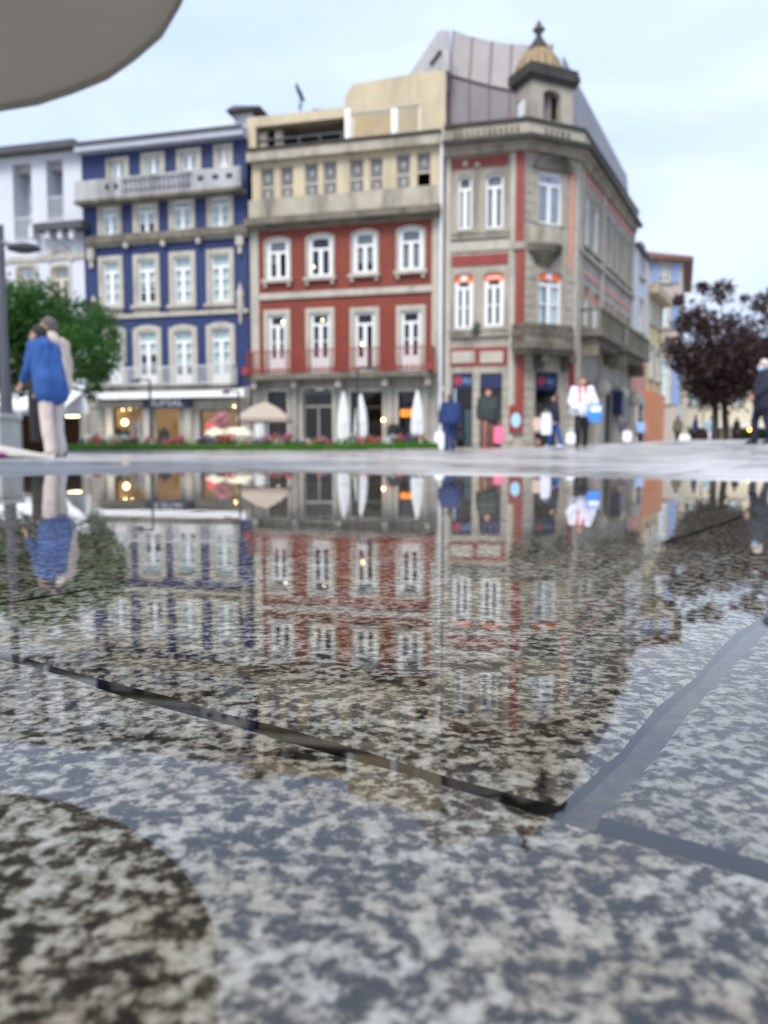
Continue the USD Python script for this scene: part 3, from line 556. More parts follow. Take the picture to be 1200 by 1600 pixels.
wall_with(red, FM, rl + .12, rr, zb1 + .002, zy1, hol, 'cream_render', name='cream_wall')
zk1 = Zp(FM, 540, 217, -.3)
red.part('concrete_band', bx(rl, rr, -0.3, 0.3, zy1 + .002, zk1 - .12), M['concrete_stained'], FM)
red.part('coping', bx(rl - .02, rr + .02, -0.36, 0.35, zk1 - .118, zk1), M['grime_stone'], FM)
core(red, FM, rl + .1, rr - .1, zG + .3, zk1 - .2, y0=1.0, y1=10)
# penthouse
yP = 0.15
zp1 = Zp(FM, 470, 172)
a, b = U(FM, 397, 200), U(FM, 537, 200)
zo = Zp(FM, 470, 188)
red.part('penthouse_beam', bx(rl - .15, b, yP, yP + .4, zo, zp1), M['cream_render'], FM)
red.part('penthouse_pier', bx(rl - .15, a, yP, yP + .4, zk1, zo - .002), M['cream_render'], FM)
red.part('loggia_back', cat(bx(a, b, 2.5, 2.6, zk1, zo), bx(rl, rr, 0.4, 9, zk1 - .1, zk1 - .02)), M['brown_room'], FM)
red.part('loggia_roof', bx(rl - .15, b, yP + .401, 9, zo + .1, zp1 - .05), M['concrete_stained'], FM)
railing(red, FM, a, b, zk1, zk1 + 0.6, yP + .25, M['post_metal'], 0.95, 0, 0.03, name='loggia_railing')
for px in (405, 430): u = U(FM, px, 205); red.part('loggia_post', bx(u - .18, u + .18, yP + .3, yP + .5, zk1, zk1 + .95), M['concrete_stained'], FM)
pts = [FM.uz(*p) for p in ((537, 214), (537, 150), (549, 129), (640, 113), (695, 106), (695, 196))]
pts[0][1] = pts[5][1] = zk1
h1, h2 = FM.rect(548, 172, 612, 213), FM.rect(619, 163, 655, 205)
H = [sbox(q[0], max(q[2], zk1 + .05), q[1], q[3]) for q in (h1, h2)]
red.part('penthouse_wall', plate(Polygon(pts).difference(unary_union(H)), yP, yP + .3), M['cream_render'], FM)
for h in H:
    x0, y0, x1, y1 = h.bounds
    fr_ = red.part('penthouse_window', plate(h.difference(sbox(x0 + .06, y0 + .06, x1 - .06, y1 - .06)), yP + .05, yP + .12), M['white_paint'], FM)
    for q in range(9): red.part('shutter_slat', bx(x0 + .061, x1 - .061, yP + .05 + .008 * (q % 2), yP + .10, y0 + .062 + (y1 - y0 - .124) * q / 9, y0 + .056 + (y1 - y0 - .124) * (q + 1) / 9), M['brown_blind'], FM, under=fr_)
for px, py in ((542, 185), (615, 185)): u = U(FM, px, py); red.part('white_column', bx(u - .13, u + .13, yP - .06, yP - .002, zk1, Zp(FM, px, 168)), M['white_paint'], FM)
zz = pts[2][1]
red.part('penthouse_roof', bx(pts[2][0], pts[4][0], yP + .31, 9, zz - .5, zz - .1), M['concrete_stained'], FM)
pg = [FM.uz(*p) for p in ((636, 116), (655, 88), (684, 44), (701, 44), (701, 107))]
red.part('gable_wall', plate(Polygon(pg), yP + .02, yP + .28), M['parapet_grey'], FM)
u, z = FM.uz(672, 98); u2, z2 = FM.uz(688, 77); red.part('gable_brace', tube((u, 0.12, z), (u2, 0.12, z2), 0.06), M['grime_stone'], FM)
# roof shelter on the left
a, b = U(FM, 353, 170), U(FM, 386, 170); z0, z1 = Zp(FM, 373, 190), Zp(FM, 373, 168)
red.part('roof_shelter', cat(bx(a + .25, b, 0.6, 0.7, z0 - .3, z1), bx(a + .15, a + .22, 0.5, 0.57, z0 - .3, z1)), M['white_render'], FM)
red.part('shelter_roof', trimesh.Trimesh(*[[(a - .1, 0.2, z1), (b + .5, 0.2, z1 + .02), (b + .5, 4, z1 + .05), (a - .1, 4, z1 + .05), (a - .1, 0.2, z1 + .06), (a + .25, 0.2, z1 + .2), (b + .5, 0.2, z1 + .08), (b + .5, 4, z1 + .12), (a + .25, 4, z1 + .24), (a - .1, 4, z1 + .08)], [[0, 1, 2], [0, 2, 3], [0, 5, 1], [0, 4, 5], [1, 5, 6], [4, 8, 5], [4, 9, 8], [5, 8, 7], [5, 7, 6], [1, 6, 7], [1, 7, 2], [0, 3, 9], [0, 9, 4]]], process=False), M['slate_dark'], FM)
# balcony of the red building
u0, u1 = U(FM, 394, 580), U(FM, 681, 580); z0 = Zp(FM, 540, 581, -.75)
red.part('balcony_slab', bx(u0, u1, -0.75, -0.06, z0 - .24, z0), M['stone_dark'], FM)
for px in (404, 466, 534, 606, 672): u = U(FM, px, 590); red.part('balcony_bracket', bx(u - .12, u + .12, -0.6, -0.002, z0 - .6, z0 - .241), M['stone_grey'], FM)
rail = railing(red, FM, u0 + .05, u1 - .05, z0 + .0, z0 + 0.98, -0.70, M['red_iron'], 0.105, 0.64, 0.011)
bul = []
for u in np.arange(u0 + .06, u1, .21): bul.append(bx(u - .05, u + .05, -0.78, -0.715, z0 + .08, z0 + .22))
for u in (u0 + .05, u1 - .05): bul += [bx(u - .16, u + .16, -0.86, -0.74, z0 - .02, z0 + .3)]
for m_ in bul: red.part('railing_scroll', m_, M['red_iron'], FM, under=rail)
# ground floor of the red building
room(red, FM, rl + .2, rr - .2, -0.3, Zp(FM, 540, 609), 0.32, 4.0, 'brown_room', 0)
for k, (a, b, c, d) in enumerate(gop):
    fr_ = red.part('shop_window' if k != 1 else 'shop_door', plate(sbox(a, -0.3, b, d).difference(unary_union([sbox(a + .07, -.1, (a + b) / 2 - .03, d - .7), sbox((a + b) / 2 + .03, -.1, b - .07, d - .7), sbox(a + .07, d - .6, b - .07, d - .07)])), 0.14, 0.2), M['iron_dark'] if k != 1 else M['stone_grey'], FM)
    red.part('pane', quad(a + .05, b - .05, -.1, d - .05, 0.17), M['glass'], FM, under=fr_)
    red.part('opening_trim', plate(sbox(a - .12, -.3, b + .12, d + .14 + (.12 if k == 1 else 0)).difference(hol[-4 + k].buffer(.001)), -0.06, -0.002), M['stone_clean'], FM)
for (px, y0_, y1_) in ((461, 600, 690), (534, 600, 690), (610, 600, 690), (665, 600, 690)):
    u = U(FM, px, 650); red.part('pilaster', bx(u - .14, u + .14, -0.1, -0.002, -.3, Zp(FM, px, 600)), M['stone_grey'], FM)
for (px, py, r, y, mt) in ((457, 417, .05, .5, 'lamp_white'), (490, 417, .05, .5, 'lamp_white'), (442, 503, .055, .5, 'lamp_white'), (504, 500, .05, .5, 'lamp_white'), (566, 538, .05, .5, 'lamp_warm'), (574, 658, .05, .6, 'lamp_warm'), (599, 656, .06, -.3, 'lamp_warm'), (435, 660, .04, .8, 'lamp_white')):
    if px == 457: continue
    u, z = FM.uz(px, py, y); red.part('interior_lamp', ball(r, (u, y, z)), M[mt], FM, smooth=True)
u0, u1, z0, z1 = FM.rect(625, 640, 647, 651, .5); red.part('neon_sign', cat([bx(u, u + .07, .5, .53, z0, z1) for u in np.arange(u0, u1, .12)]), M['neon_orange'], FM)
red.part('downpipe', tube((U(FM, 690, 450), -.13, 0), (U(FM, 690, 450), -.13, zk1 - .1), 0.075), M['pipe_white'], FM, smooth=40)
u, z = FM.uz(457, 172); red_dish = Thing('satellite_dish', 'dark tilted dish on a mast above the cream penthouse roof', 'satellite dish', FM.world(u, 1.0, zp1))
dm = lathe([(0.001, 0), (0.2, 0.02), (0.36, 0.08), (0.42, 0.14), (0.40, 0.145), (0.2, 0.05), (0.001, 0.03)], n=20); dm.apply_transform(trimesh.transformations.rotation_matrix(math.radians(62), [0, 1, 0])); dm.apply_translation(FM.world(u - .05, .8, zp1 + 1.05))
red_dish.part('dish', dm, M['slate_dark'], smooth=40); red_dish.part('mast', tube(FM.world(u, 1, zp1 - .3), FM.world(u, 1, zp1 + 1.0), .035), M['iron_dark'])
red_dish.part('feed_arm', tube(FM.world(u - .05, .8, zp1 + .5), FM.world(u + .3, .5, zp1 + .45), .02), M['iron_dark'])
u, z = FM.uz(495, 158); solo('roof_vent', cat(bx(-.5, .5, -.3, .3, -.2, .12), prism([(-.55, -.35), (.55, -.35), (.55, .35), (-.55, .35)], .12, .2)).apply_translation(FM.world(u, 1.2, zp1 + .12)), M['grime_stone'], 'low dark vent box on the cream penthouse roof', 'roof vent')

# ------------------------------------------------------------------ corner building
cl = U(FM, 694.5, 430)
corner = Thing('corner_building', 'stone and red corner building with mansard roof, balconies and a gold domed turret', 'building', C1)
hM, hC, hR = [], [], []
def signed_window(fr, x0, y0, x1, y1, holes, sign=True, **k):
    R = fr.rect(x0, y0, x1, y1); w = add_window(corner, fr, R, holes, **k)
    if sign:
        u0, u1, z0, z1 = R; s0, s1 = u0 + (u1 - u0) * .1, u1 - (u1 - u0) * .1; zt_ = z0 + (z1 - z0) * .80
        p = Polygon([(s0, zt_), (s1, zt_), (s1, z1 - .32)] + [((s0 + s1) / 2 + (s1 - s0) / 2 * math.cos(t), z1 - .32 + .13 * math.sin(t)) for t in np.linspace(0, np.pi, 10)][1:])
        sp = corner.part('window_sign', plate(p, .06, .09), M['orange_sign'], fr)
        c = ((s0 + s1) / 2, (zt_ + z1 - .2) / 2)
        corner.part('sign_emblem', plate(sbox(c[0] - .12, c[1] - .12, c[0] + .12, c[1] + .12).difference(sbox(c[0] - .04, c[1] - .12, c[0] + .04, c[1] - .02)) if sign != 2 else sbox(c[0] - .3, c[1] - .04, c[0] + .3, c[1] + .01), .045, .058), M['sign_white'], fr, under=sp)
    return w
for R_ in ((709, 268, 744, 362), (752, 264, 793, 360)):
    signed_window(FM, *R_, hM, False, sw=.16, surr='stone', arch=.18, transom=.22, panel=.0, curtain='curtain_grey', fw=.1)
signed_window(FM, 705, 422, 744, 516, hM, 1, sw=.12, surr='stone', arch=.16, transom=.24, mids=1, curtain=None, fw=.11, jamb=.08)
signed_window(FM, 751, 419, 792, 512, hM, 2, sw=.12, surr='stone', arch=.16, transom=.24, mids=1, curtain=None, fw=.11, jamb=.08)
signed_window(FC, 836, 264, 883, 352, hC, False, sw=.14, surr='stone', transom=.2, curtain='curtain_grey', fw=.1, sill=False)
signed_window(FC, 836, 419, 881, 510, hC, 1, sw=.12, surr='stone', arch=.18, transom=.22, mids=1, curtain='curtain_pale', fw=.11, sill=False)
doorsM = [FM.rect(706, 583, 738, 702), FM.rect(750, 583, 784, 702)]; doorC = FC.rect(836, 581, 871, 702)
hM += [sbox(a, -.5, b, d) for a, b, c, d in doorsM]; hC += [sbox(doorC[0], -.5, doorC[1], doorC[3])]
zPb = Zp(FM, 757, 238, -.28)          # top of the wall, below the cornice
# right face
z_up1, z_up0 = FR.uz(912, 290)[1], FR.uz(912, 384)[1]; z_lo1, z_lo0 = FR.uz(912, 440)[1], FR.uz(912, 512)[1]
uRend = U(FR, 990.5, 430)
for (p0, p1) in ((911, 921), (925, 936), (944, 950.5), (953, 959.5), (962, 968), (970.5, 976), (978.5, 984)):
    a, b = U(FR, p0, 430), U(FR, p1, 430)
    signed_window(FR, 0, 0, 0, 0, hR, False) if False else add_window(corner, FR, (a, b, z_up0, z_up1), hR, sw=.13, surr='stone', arch=.12, transom=.2, curtain='curtain_grey', fw=.09)
    add_window(corner, FR, (a, b, z_lo0, z_lo1), hR, sw=.13, surr='stone', arch=.12, transom=.22, curtain='curtain_grey', fw=.09)
    corner.part('window_sign', bx(a + .2, b - .2, .06, .1, z_lo1 - .6, z_lo1 - .25), M['orange_sign'], FR)
gR = [(U(FR, p0, 650), U(FR, p1, 650)) for p0, p1 in ((912, 924), (946, 956), (966, 976))]
zgR = FR.uz(930, 600)[1]
hR += [sbox(a, -.5, b, zgR) for a, b in gR]
wall_with(corner, FM, cl, UC1, -.5, zPb, hM, 'stone'); wall_with(corner, FC, 0, UC2, -.5, zPb, hC, 'stone'); wall_with(corner, FR, 0, uRend, -.5, zPb, hR, 'stone_grey')
inset = [FM.world(cl + .05, .7, 0)[:2], FM.world(UC1 - .2, .7, 0)[:2], FC.world(UC2 - .2, .9, 0)[:2], FR.world(uRend - .1, .7, 0)[:2], FR.world(uRend - .1, 6, 0)[:2], FM.world(cl + .05, 9, 0)[:2]]
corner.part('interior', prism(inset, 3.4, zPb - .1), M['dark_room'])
corner.part('ground_room', cat(prism([FM.world(cl + .05, 3, 0)[:2], FM.world(UC1 - .2, 3, 0)[:2], FR.world(2.5, 3, 0)[:2], FR.world(uRend - .1, 1.0, 0)[:2], FR.world(uRend - .1, 6, 0)[:2], FM.world(cl + .05, 9, 0)[:2]], -.3, 3.4)), M['brown_room'])
corner.part('ground_ceiling', prism(inset, 3.2, 3.39), M['dark_room'])
# red panels and stone dressings of the main face
def rp(fr, x0, y0, x1, y1, d=.03, mat='red_paint', name='red_panel', yy=0):
    u0, u1, z0, z1 = fr.rect(x0, y0, x1, y1); corner.part(name, bx(u0, u1, -d - yy, -.002 - yy, z0, z1), M[mat], fr)
rp(FM, 706, 246, 794, 262); rp(FM, 706, 398, 794, 415); rp(FM, 700, 543, 793, 572)
for (x0, x1) in ((706, 742), (750, 786)): rp(FM, x0, 549, x1, 567, .06, 'stone_clean', 'stone_panel')
for (y0, y1) in ((238, 378), (391, 533), (546, 640)): rp(FM, 806, y0, 819, y1, .1)
for y in (385, 540): rp(FM, 800, y - 6, 819, y + 5, .16, 'stone_clean', 'pilaster_band')
rp(FM, 697, 240, 704, 690, .08, 'stone_clean', 'pilaster'); rp(FM, 796, 240, 804, 690, .08, 'stone_clean', 'pilaster')
rp(FM, 704, 364, 796, 373, .14, 'stone', 'sill_course'); rp(FM, 704, 376, 796, 392, .06, 'stone_clean', 'apron'); rp(FM, 704, 517, 796, 526, .14, 'stone', 'sill_course')
for (px, py) in ((727, 256), (746, 258)): u, z = FM.uz(px, py); corner.part('rosette', lathe([(.001, 0), (.12, 0), (.1, .05), (.04, .08), (.001, .08)], n=14).apply_transform(trimesh.transformations.rotation_matrix(math.pi / 2, [1, 0, 0])).apply_translation([u, -.031, z]), M['stone_clean'], FM)
# stone courses of the chamfer and the ground-floor piers
for (a, b, z0, z1, fr) in ((.02, FC.rect(836, 430, 836.1, 440)[0] - .05, .1, zPb - .5, FC), (FC.uz(883, 430)[0] + .05, UC2 - .02, .1, zPb - .5, FC), (FM.rect(786, 600, 787, 610)[0], U(FM, 795.5, 640), .1, 3.3, FM), (U(FM, 739, 640), U(FM, 749, 640), .1, 3.2, FM)):
    z = z0; k = 0
    while z + .36 < z1:
        i = .0 if k % 2 else .06
        corner.part('stone_block', bx(a, b - i * (fr is FC), -.035 - .012 * ((k * 5) % 3), -.002, z, z + .345), M['stone_block'], fr); z += .37; k += 1
rp(FC, 887, 548, 897, 640, .06)
rp(FC, 888, 260, 895, 420, .06, 'salmon_render', 'red_strip')
# carved hood above the chamfer window
u0, u1, z0, z1 = FC.rect(834, 243, 892, 268)
hood = Polygon([((u0 + u1) / 2 + (u1 - u0) / 2 * math.cos(t) * (1 + .04 * math.sin(9 * t)), z0 + (z1 - z0) * (math.sin(t) + .06 * math.sin(8 * t))) for t in np.linspace(0, np.pi, 40)])
corner.part('carved_hood', plate(hood, -.22, -.06), M['stone_dark'], FC)
# balconies of the chamfer
def round_plan(c, r, y0=-.002, n=14, d=1.0): return [(c + r * math.cos(t), y0 - r * d * math.sin(t)) for t in np.linspace(0, np.pi, n)]
u0, u1, z0, z1 = FC.rect(833, 352, 889, 379, -.5); c = (u0 + u1) / 2; r = (u1 - u0) / 2
bb = corner.part('round_balcony', cat(prism(round_plan(c, r, d=.6), z0 - .12, z0), trimesh.util.concatenate([prism(round_plan(c, r - .02 - i * .16, d=.55), z0 - .12 - (i + 1) * .16, z0 - .12 - i * .16) for i in range(4)])), M['stone_dark'], FC)
ring = Polygon(round_plan(c, r - .04, d=.58)).difference(Polygon(round_plan(c, r - .12, y0=.02, d=.58)))
corner.part('balcony_front', trimesh.creation.extrude_polygon(ring, z1 - z0, engine='earcut').apply_translation([0, 0, z0]), M['concrete_stained'], FC, under=bb)
u0, u1, z0, z1 = FC.rect(822, 506, 899, 533, -.9)
P_ = [(u0 - .1, -.002), (u0, -.9), (u1 - .2, -.95), (u1 + .3, -.4), (u1 + .2, -.002)]
cb = corner.part('stone_balcony', cat(prism(P_, z0 - .3, z0 - .02), prism([(x * .96 + .05, y * .85) for x, y in P_], z0 - .48, z0 - .3)), M['stone_dark'], FC)
bal = []
for (p, q) in zip(P_[:-1], P_[1:]):
    p, q = np.array(p), np.array(q); n = max(2, int(np.linalg.norm(q - p) / .2))
    for t in (np.arange(n) + .5) / n:
        x, y = p + (q - p) * t; bal.append(lathe([(.001, 0), (.05, 0), (.03, .1), (.075, .28), (.035, .5), (.05, z1 - z0 - .1), (.001, z1 - z0 - .1)], (x, y * .95, z0 - .02), 8))
Pi = Polygon(P_); bal.append(trimesh.creation.extrude_polygon(Pi.difference(Pi.buffer(-.16)).difference(sbox(-5, -.05, 9, 2)), .12, engine='earcut').apply_translation([0, 0, z1 - .12]))
corner.part('balustrade', cat(bal), M['stone_dark'], FC, under=cb)
for px in (838, 880): u = U(FC, px, 548); corner.part('balcony_console', cat(bx(u - .15, u + .15, -.7, -.04, z0 - .75, z0 - .481), bx(u - .13, u + .13, -.4, -.04, z0 - 1.05, z0 - .75)), M['stone_dark'], FC)
# balconies along the right face
for (p0, p1) in ((903, 945), (950, 986)):
    a, b = U(FR, p0, 540), U(FR, p1, 540); zb = z_lo0 - .2
    cb = corner.part('stone_balcony', cat(bx(a, b, -1.0, -.06, zb - .3, zb), bx(a + .2, b - .2, -.7, -.06, zb - .6, zb - .301)), M['stone_dark'], FR)
    corner.part('balustrade', cat([bx(a, b, -1.0, -.88, zb + .75, zb + .87)] + [bx(u - .04, u + .04, -.97, -.9, zb, zb + .75) for u in np.arange(a + .08, b, .2)] + [bx(w, w + .1, -.88, -.06, zb + .75, zb + .87) for w in (a, b - .1)]), M['stone_dark'], FR, under=cb)
    for u in (a + .4, b - .4): corner.part('balcony_console', bx(u - .15, u + .15, -.8, -.06, zb - 1.1, zb - .601), M['stone_dark'], FR)
rz = lambda a, b, z0, z1, d, mt, nm: corner.part(nm, bx(a, b, -d, -.002, z0, z1), M[mt], FR)
rz(.1, uRend - .2, z_up1 + .3, z_up1 + .55, .03, 'salmon_render', 'red_frieze'); rz(.1, uRend - .2, z_lo1 + .3, z_lo1 + .5, .03, 'salmon_render', 'red_frieze')
rz(.1, uRend - .2, z_up0 - .45, z_up0 - .25, .14, 'stone', 'sill_course')
for p in (899, 905, 939.5, 987.5): u = U(FR, p, 430); rz(u - .18, u + .18, .0, zPb - .05, .1, 'stone_clean', 'pilaster')
for p in (930, 961, 983): u = U(FR, p, 650); corner.part('gate_pier', cat(bx(u - .3, u + .3, -.3, -.002, .1, zgR - .6), ball(.42, (u, -.25, zgR - .2))), M['stone_clean'], FR, smooth=40)
for a, b in gR:
    fr_ = corner.part('shop_door', plate(sbox(a, 0, b, zgR).difference(sbox(a + .12, .2, b - .12, zgR - .15)), .15, .22), M['iron_dark'], FR); corner.part('pane', quad(a + .1, b - .1, .2, zgR - .1, .18), M['glass'], FR, under=fr_)
rz(U(FR, 957, 620), U(FR, 962, 620), 2.0, 3.2, .5, 'navy_sign', 'hanging_sign')
# cornice and parapet round the three faces
off = lambda d: [FM.world(cl, -d, 0)[:2], FM.world(UC1 + d * .34, -d, 0)[:2], FC.world(UC2 + d * .33, -d, 0)[:2], FR.world(uRend - .25, -d * .6, 0)[:2]]
inn = [FR.world(uRend, .9, 0)[:2], FC.world(UC2 - .25, .9, 0)[:2], FM.world(UC1 - .25, .9, 0)[:2], FM.world(cl, .9, 0)[:2]]
zq = Zp(FM, 757, 213, -.75); zt2 = Zp(FM, 757, 189, -.4)
corner.part('cornice', cat(prism(off(.28) + inn, zPb + .002, zPb + .3), prism(off(.55) + inn, zPb + .3, zq - .18)), M['stone'])
corner.part('cornice_edge', prism(off(.75) + inn, zq - .178, zq), M['grime_stone'])
in2 = [FR.world(uRend, -.1, 0)[:2], FC.world(UC2 - .0, -.12, 0)[:2], FM.world(UC1 - .0, -.12, 0)[:2], FM.world(cl, -.1, 0)[:2]]
corner.part('parapet', prism(off(.35) + in2, zq + .002, zt2 - .14), M['concrete_stained']); corner.part('parapet_coping', prism(off(.42) + in2, zt2 - .138, zt2), M['grime_stone'])
for (fr, us) in ((FM, np.linspace(cl + .5, UC1 - .3, 12)), (FC, np.linspace(.7, UC2 - .7, 5))):
    for u in us: corner.part('parapet_baluster', bx(u - .05, u + .05, -.4, -.352, zq + .2, zt2 - .3), M['stone_dark'], fr)
corner.part('roof_deck', prism([FM.world(cl, .9, 0)[:2], FM.world(UC1 - .25, .9, 0)[:2], FC.world(UC2 - .25, .9, 0)[:2], FR.world(uRend, .9, 0)[:2], FR.world(uRend, 6, 0)[:2], FM.world(cl, 9, 0)[:2]], zPb, zPb + .25), M['slate_dark'])
# mansard: panels between ribs along the main face and the right face
yM = 0.9
uM0, uM1 = U(FM, 697, 130), UC1 + .9
def mz_top(t): return FM.uz(757, 78, yM + .9)[1] + .95 * (1 - t) ** 2.0 - .1 * t       # the roof edge sweeps up to the gable
def mz_mid(t): return FM.uz(757, 142, yM)[1] + .8 * (1 - t) ** 1.6 - .45 * t
N = 5
for k in range(N):
    t0, t1 = k / N, (k + 1) / N; a, b = uM0 + (uM1 - uM0) * t0, uM0 + (uM1 - uM0) * t1
    def strip(za0, za1, zb0, zb1, ya, yb): return trimesh.Trimesh([(a + .03, ya, za0), (b - .03, ya, za1), (b - .03, yb, zb1), (a + .03, yb, zb0), (a + .03, ya + .06, za0), (b - .03, ya + .06, za1), (b - .03, yb + .06, zb1), (a + .03, yb + .06, zb0)], [[0, 1, 2], [0, 2, 3], [4, 6, 5], [4, 7, 6], [3, 2, 6], [3, 6, 7], [0, 5, 1], [0, 4, 5], [0, 3, 7], [0, 7, 4], [1, 5, 6], [1, 6, 2]], process=False)
    corner.part('mansard_panel', strip(zq + .7, zq + .7, mz_mid(t0), mz_mid(t1), yM, yM), M['mansard_sheet'], FM)
    corner.part('mansard_panel', strip(mz_mid(t0) + .03, mz_mid(t1) + .03, mz_top(t0), mz_top(t1), yM + .02, yM + .9), M['mansard_sheet'], FM)
    corner.part('mansard_plinth', strip(zq, zq, zq + .68, zq + .68, yM - .05, yM - .05), M['mansard_violet'], FM)
for k in range(N + 1):
    t = k / N; u = uM0 + (uM1 - uM0) * t
    corner.part('mansard_rib', cat(bx(u - .04, u + .04, yM - .03, yM + .05, zq, mz_mid(t)), tube((u, yM, mz_mid(t)), (u, yM + .9, mz_top(t)), .04, n=6)), M['mansard_rib'], FM)
corner.part('mansard_rail', cat([tube((uM0 + (uM1 - uM0) * t, yM - .02, mz_mid(t)), (uM0 + (uM1 - uM0) * (t + 1 / 24), yM - .02, mz_mid(t + 1 / 24)), .05, n=6) for t in np.arange(24) / 24]), M['mansard_rib'], FM)
corner.part('gable_verge', tube((uM0 - .05, yM - .05, zq), (uM0 - .05, yM - .05, mz_mid(0)), .07, n=6), M['mansard_rib'], FM)
ztR = FR.uz(908, 132, .5)[1]; ztR2 = FR.uz(988, 288, .5)[1]; n = 9
for k in range(n):
    a, b = -0.3 + (uRend + .3) * k / n, -0.3 + (uRend + .3) * (k + 1) / n; f0, f1 = ztR + (ztR2 - ztR) * k / n, ztR + (ztR2 - ztR) * (k + 1) / n
    v = [(a + .02, .2, zq), (b - .02, .2, zq), (b - .02, .5, f1), (a + .02, .5, f0), (a + .02, .28, zq), (b - .02, .28, zq), (b - .02, .58, f1), (a + .02, .58, f0)]
    corner.part('mansard_panel', trimesh.Trimesh(v, [[0, 1, 2], [0, 2, 3], [4, 6, 5], [4, 7, 6], [3, 2, 6], [3, 6, 7], [0, 3, 7], [0, 7, 4], [1, 5, 6], [1, 6, 2]], process=False), M['mansard_sheet'], FR)
corner.part('mansard_end', prism([FR.world(uRend - .1, .5, 0)[:2], FR.world(uRend, .5, 0)[:2], FR.world(uRend, 6, 0)[:2], FR.world(uRend - .1, 6, 0)[:2]], zq, ztR2 - .3), M['mansard_sheet'])
corner.part('mansard_top', prism([FM.world(uM0, yM + .9, 0)[:2], FM.world(UC1 - 1.2, yM + .9, 0)[:2], FR.world(0, 1.4, 0)[:2], FR.world(uRend, .8, 0)[:2], FR.world(uRend, 6, 0)[:2], FM.world(cl, 9, 0)[:2]], zq + 1.2, ztR2 - .6), M['mansard_sheet'])
# turret
uc = (FC.uz(828, 160)[0] + FC.uz(893, 160)[0]) / 2; hw = (FC.uz(893, 160)[0] - FC.uz(828, 160)[0]) / 2; yT = hw - .1
zT0 = zt2 + .05; zT1 = FC.uz(860, 132)[1]
to, tc = FC.uz(847, 160)[0], FC.uz(874, 160)[0]
zo0, zo1 = FC.uz(862, 190)[1], FC.uz(862, 143)[1]
tur = corner.part('turret', cat(plate(sbox(uc - hw, zT0 - 1.2, uc + hw, zT1).difference(unary_union([Polygon([((to + tc) / 2 + (tc - to) / 2 * math.cos(t), zo1 - .2 + .2 * math.sin(t)) for t in np.linspace(0, np.pi, 10)] + [(to, zo0), (tc, zo0)])])), yT - hw, yT - hw + .3),
    *[bx(s * (hw - .301) + uc - .15 * (s < 0) - .15 * (s > 0) + (.15 * s), s * (hw - .301) + uc + .15 + .15 * s, ya, yb, zT0 - 1.2, zc) for s in (-1, 1) for ya, yb, zc in ((yT - hw + .301, yT - hw + .8, zT1), (yT + hw - .8, yT + hw, zT1), (yT - hw + .801, yT + hw - .801, zT0 + .25))],
    *[bx(uc + s * (hw - .15) - .15, uc + s * (hw - .15) + .15, yT - hw + .801, yT + hw - .801, zT1 - .5, zT1) for s in (-1, 1)]), M['stone'], FC)
corner.part('turret_interior', bx(uc - hw + .6, uc + hw - .6, yT - .2, yT + hw - .4, zT0 - 1, zT1 - .02), M['dark_room'], FC, under=tur)
corner.part('turret_curtain', bx(uc - hw - .02, uc - hw + .0, yT - .55, yT - .1, zT0 + .35, zT1 - .6), M['white_cloth'], FC, under=tur)
sq = lambda r: [(uc - r, yT - r), (uc + r, yT - r), (uc + r, yT + r), (uc - r, yT + r)]
corner.part('turret_cornice', cat(prism(sq(hw + .12), zT1 + .002, zT1 + .15), prism(sq(hw + .2), zT1 + .15, zT1 + .4), prism(sq(hw + .15), zT1 + .4, zT1 + .62)), M['grime_stone'], FC)
zD0 = zT1 + .62; zD1 = FC.uz(843, 74, yT)[1]; hD = zD1 - zD0
prof = [(hw * 1.02, 0), (hw * .98, hD * .22), (hw * .85, hD * .48), (hw * .62, hD * .74), (hw * .36, hD * .93), (.22, hD * 1.0), (.001, hD)]
dm = lathe(prof, n=96); v = np.array(dm.vertices); ph = np.arctan2(v[:, 1], v[:, 0]); sc = 1 - .06 * np.abs(np.sin(ph * 8)) ** 6; dm.vertices = np.c_[v[:, :2] * sc[:, None], v[:, 2]]; dm.apply_translation([uc, yT, zD0])
dome_p = corner.part('dome', dm, M['gold_tile'], FC, smooth=30)
corner.part('dome_cap', lathe([(hw * .5, -hD * .14), (hw * .46, -hD * .1), (hw * .3, .12), (.16, .32), (.1, .5), (.001, .5)], (uc, yT, zD1), 20), M['grime_stone'], FC, smooth=40, under=dome_p)
zF1 = FC.uz(843, 30, yT)[1]; hF = zF1 - zD1 - .4
corner.part('finial', lathe([(.001, 0), (.09, 0), (.05, hF * .12), (.17, hF * .22), (.26, hF * .36), (.16, hF * .55), (.09, hF * .66), (.11, hF * .72), (.05, hF * .85), (.012, hF * .9), (.008, hF), (.001, hF)], (uc, yT, zD1 + .42), 18), M['stone_dark'], FC, smooth=40, under=dome_p)
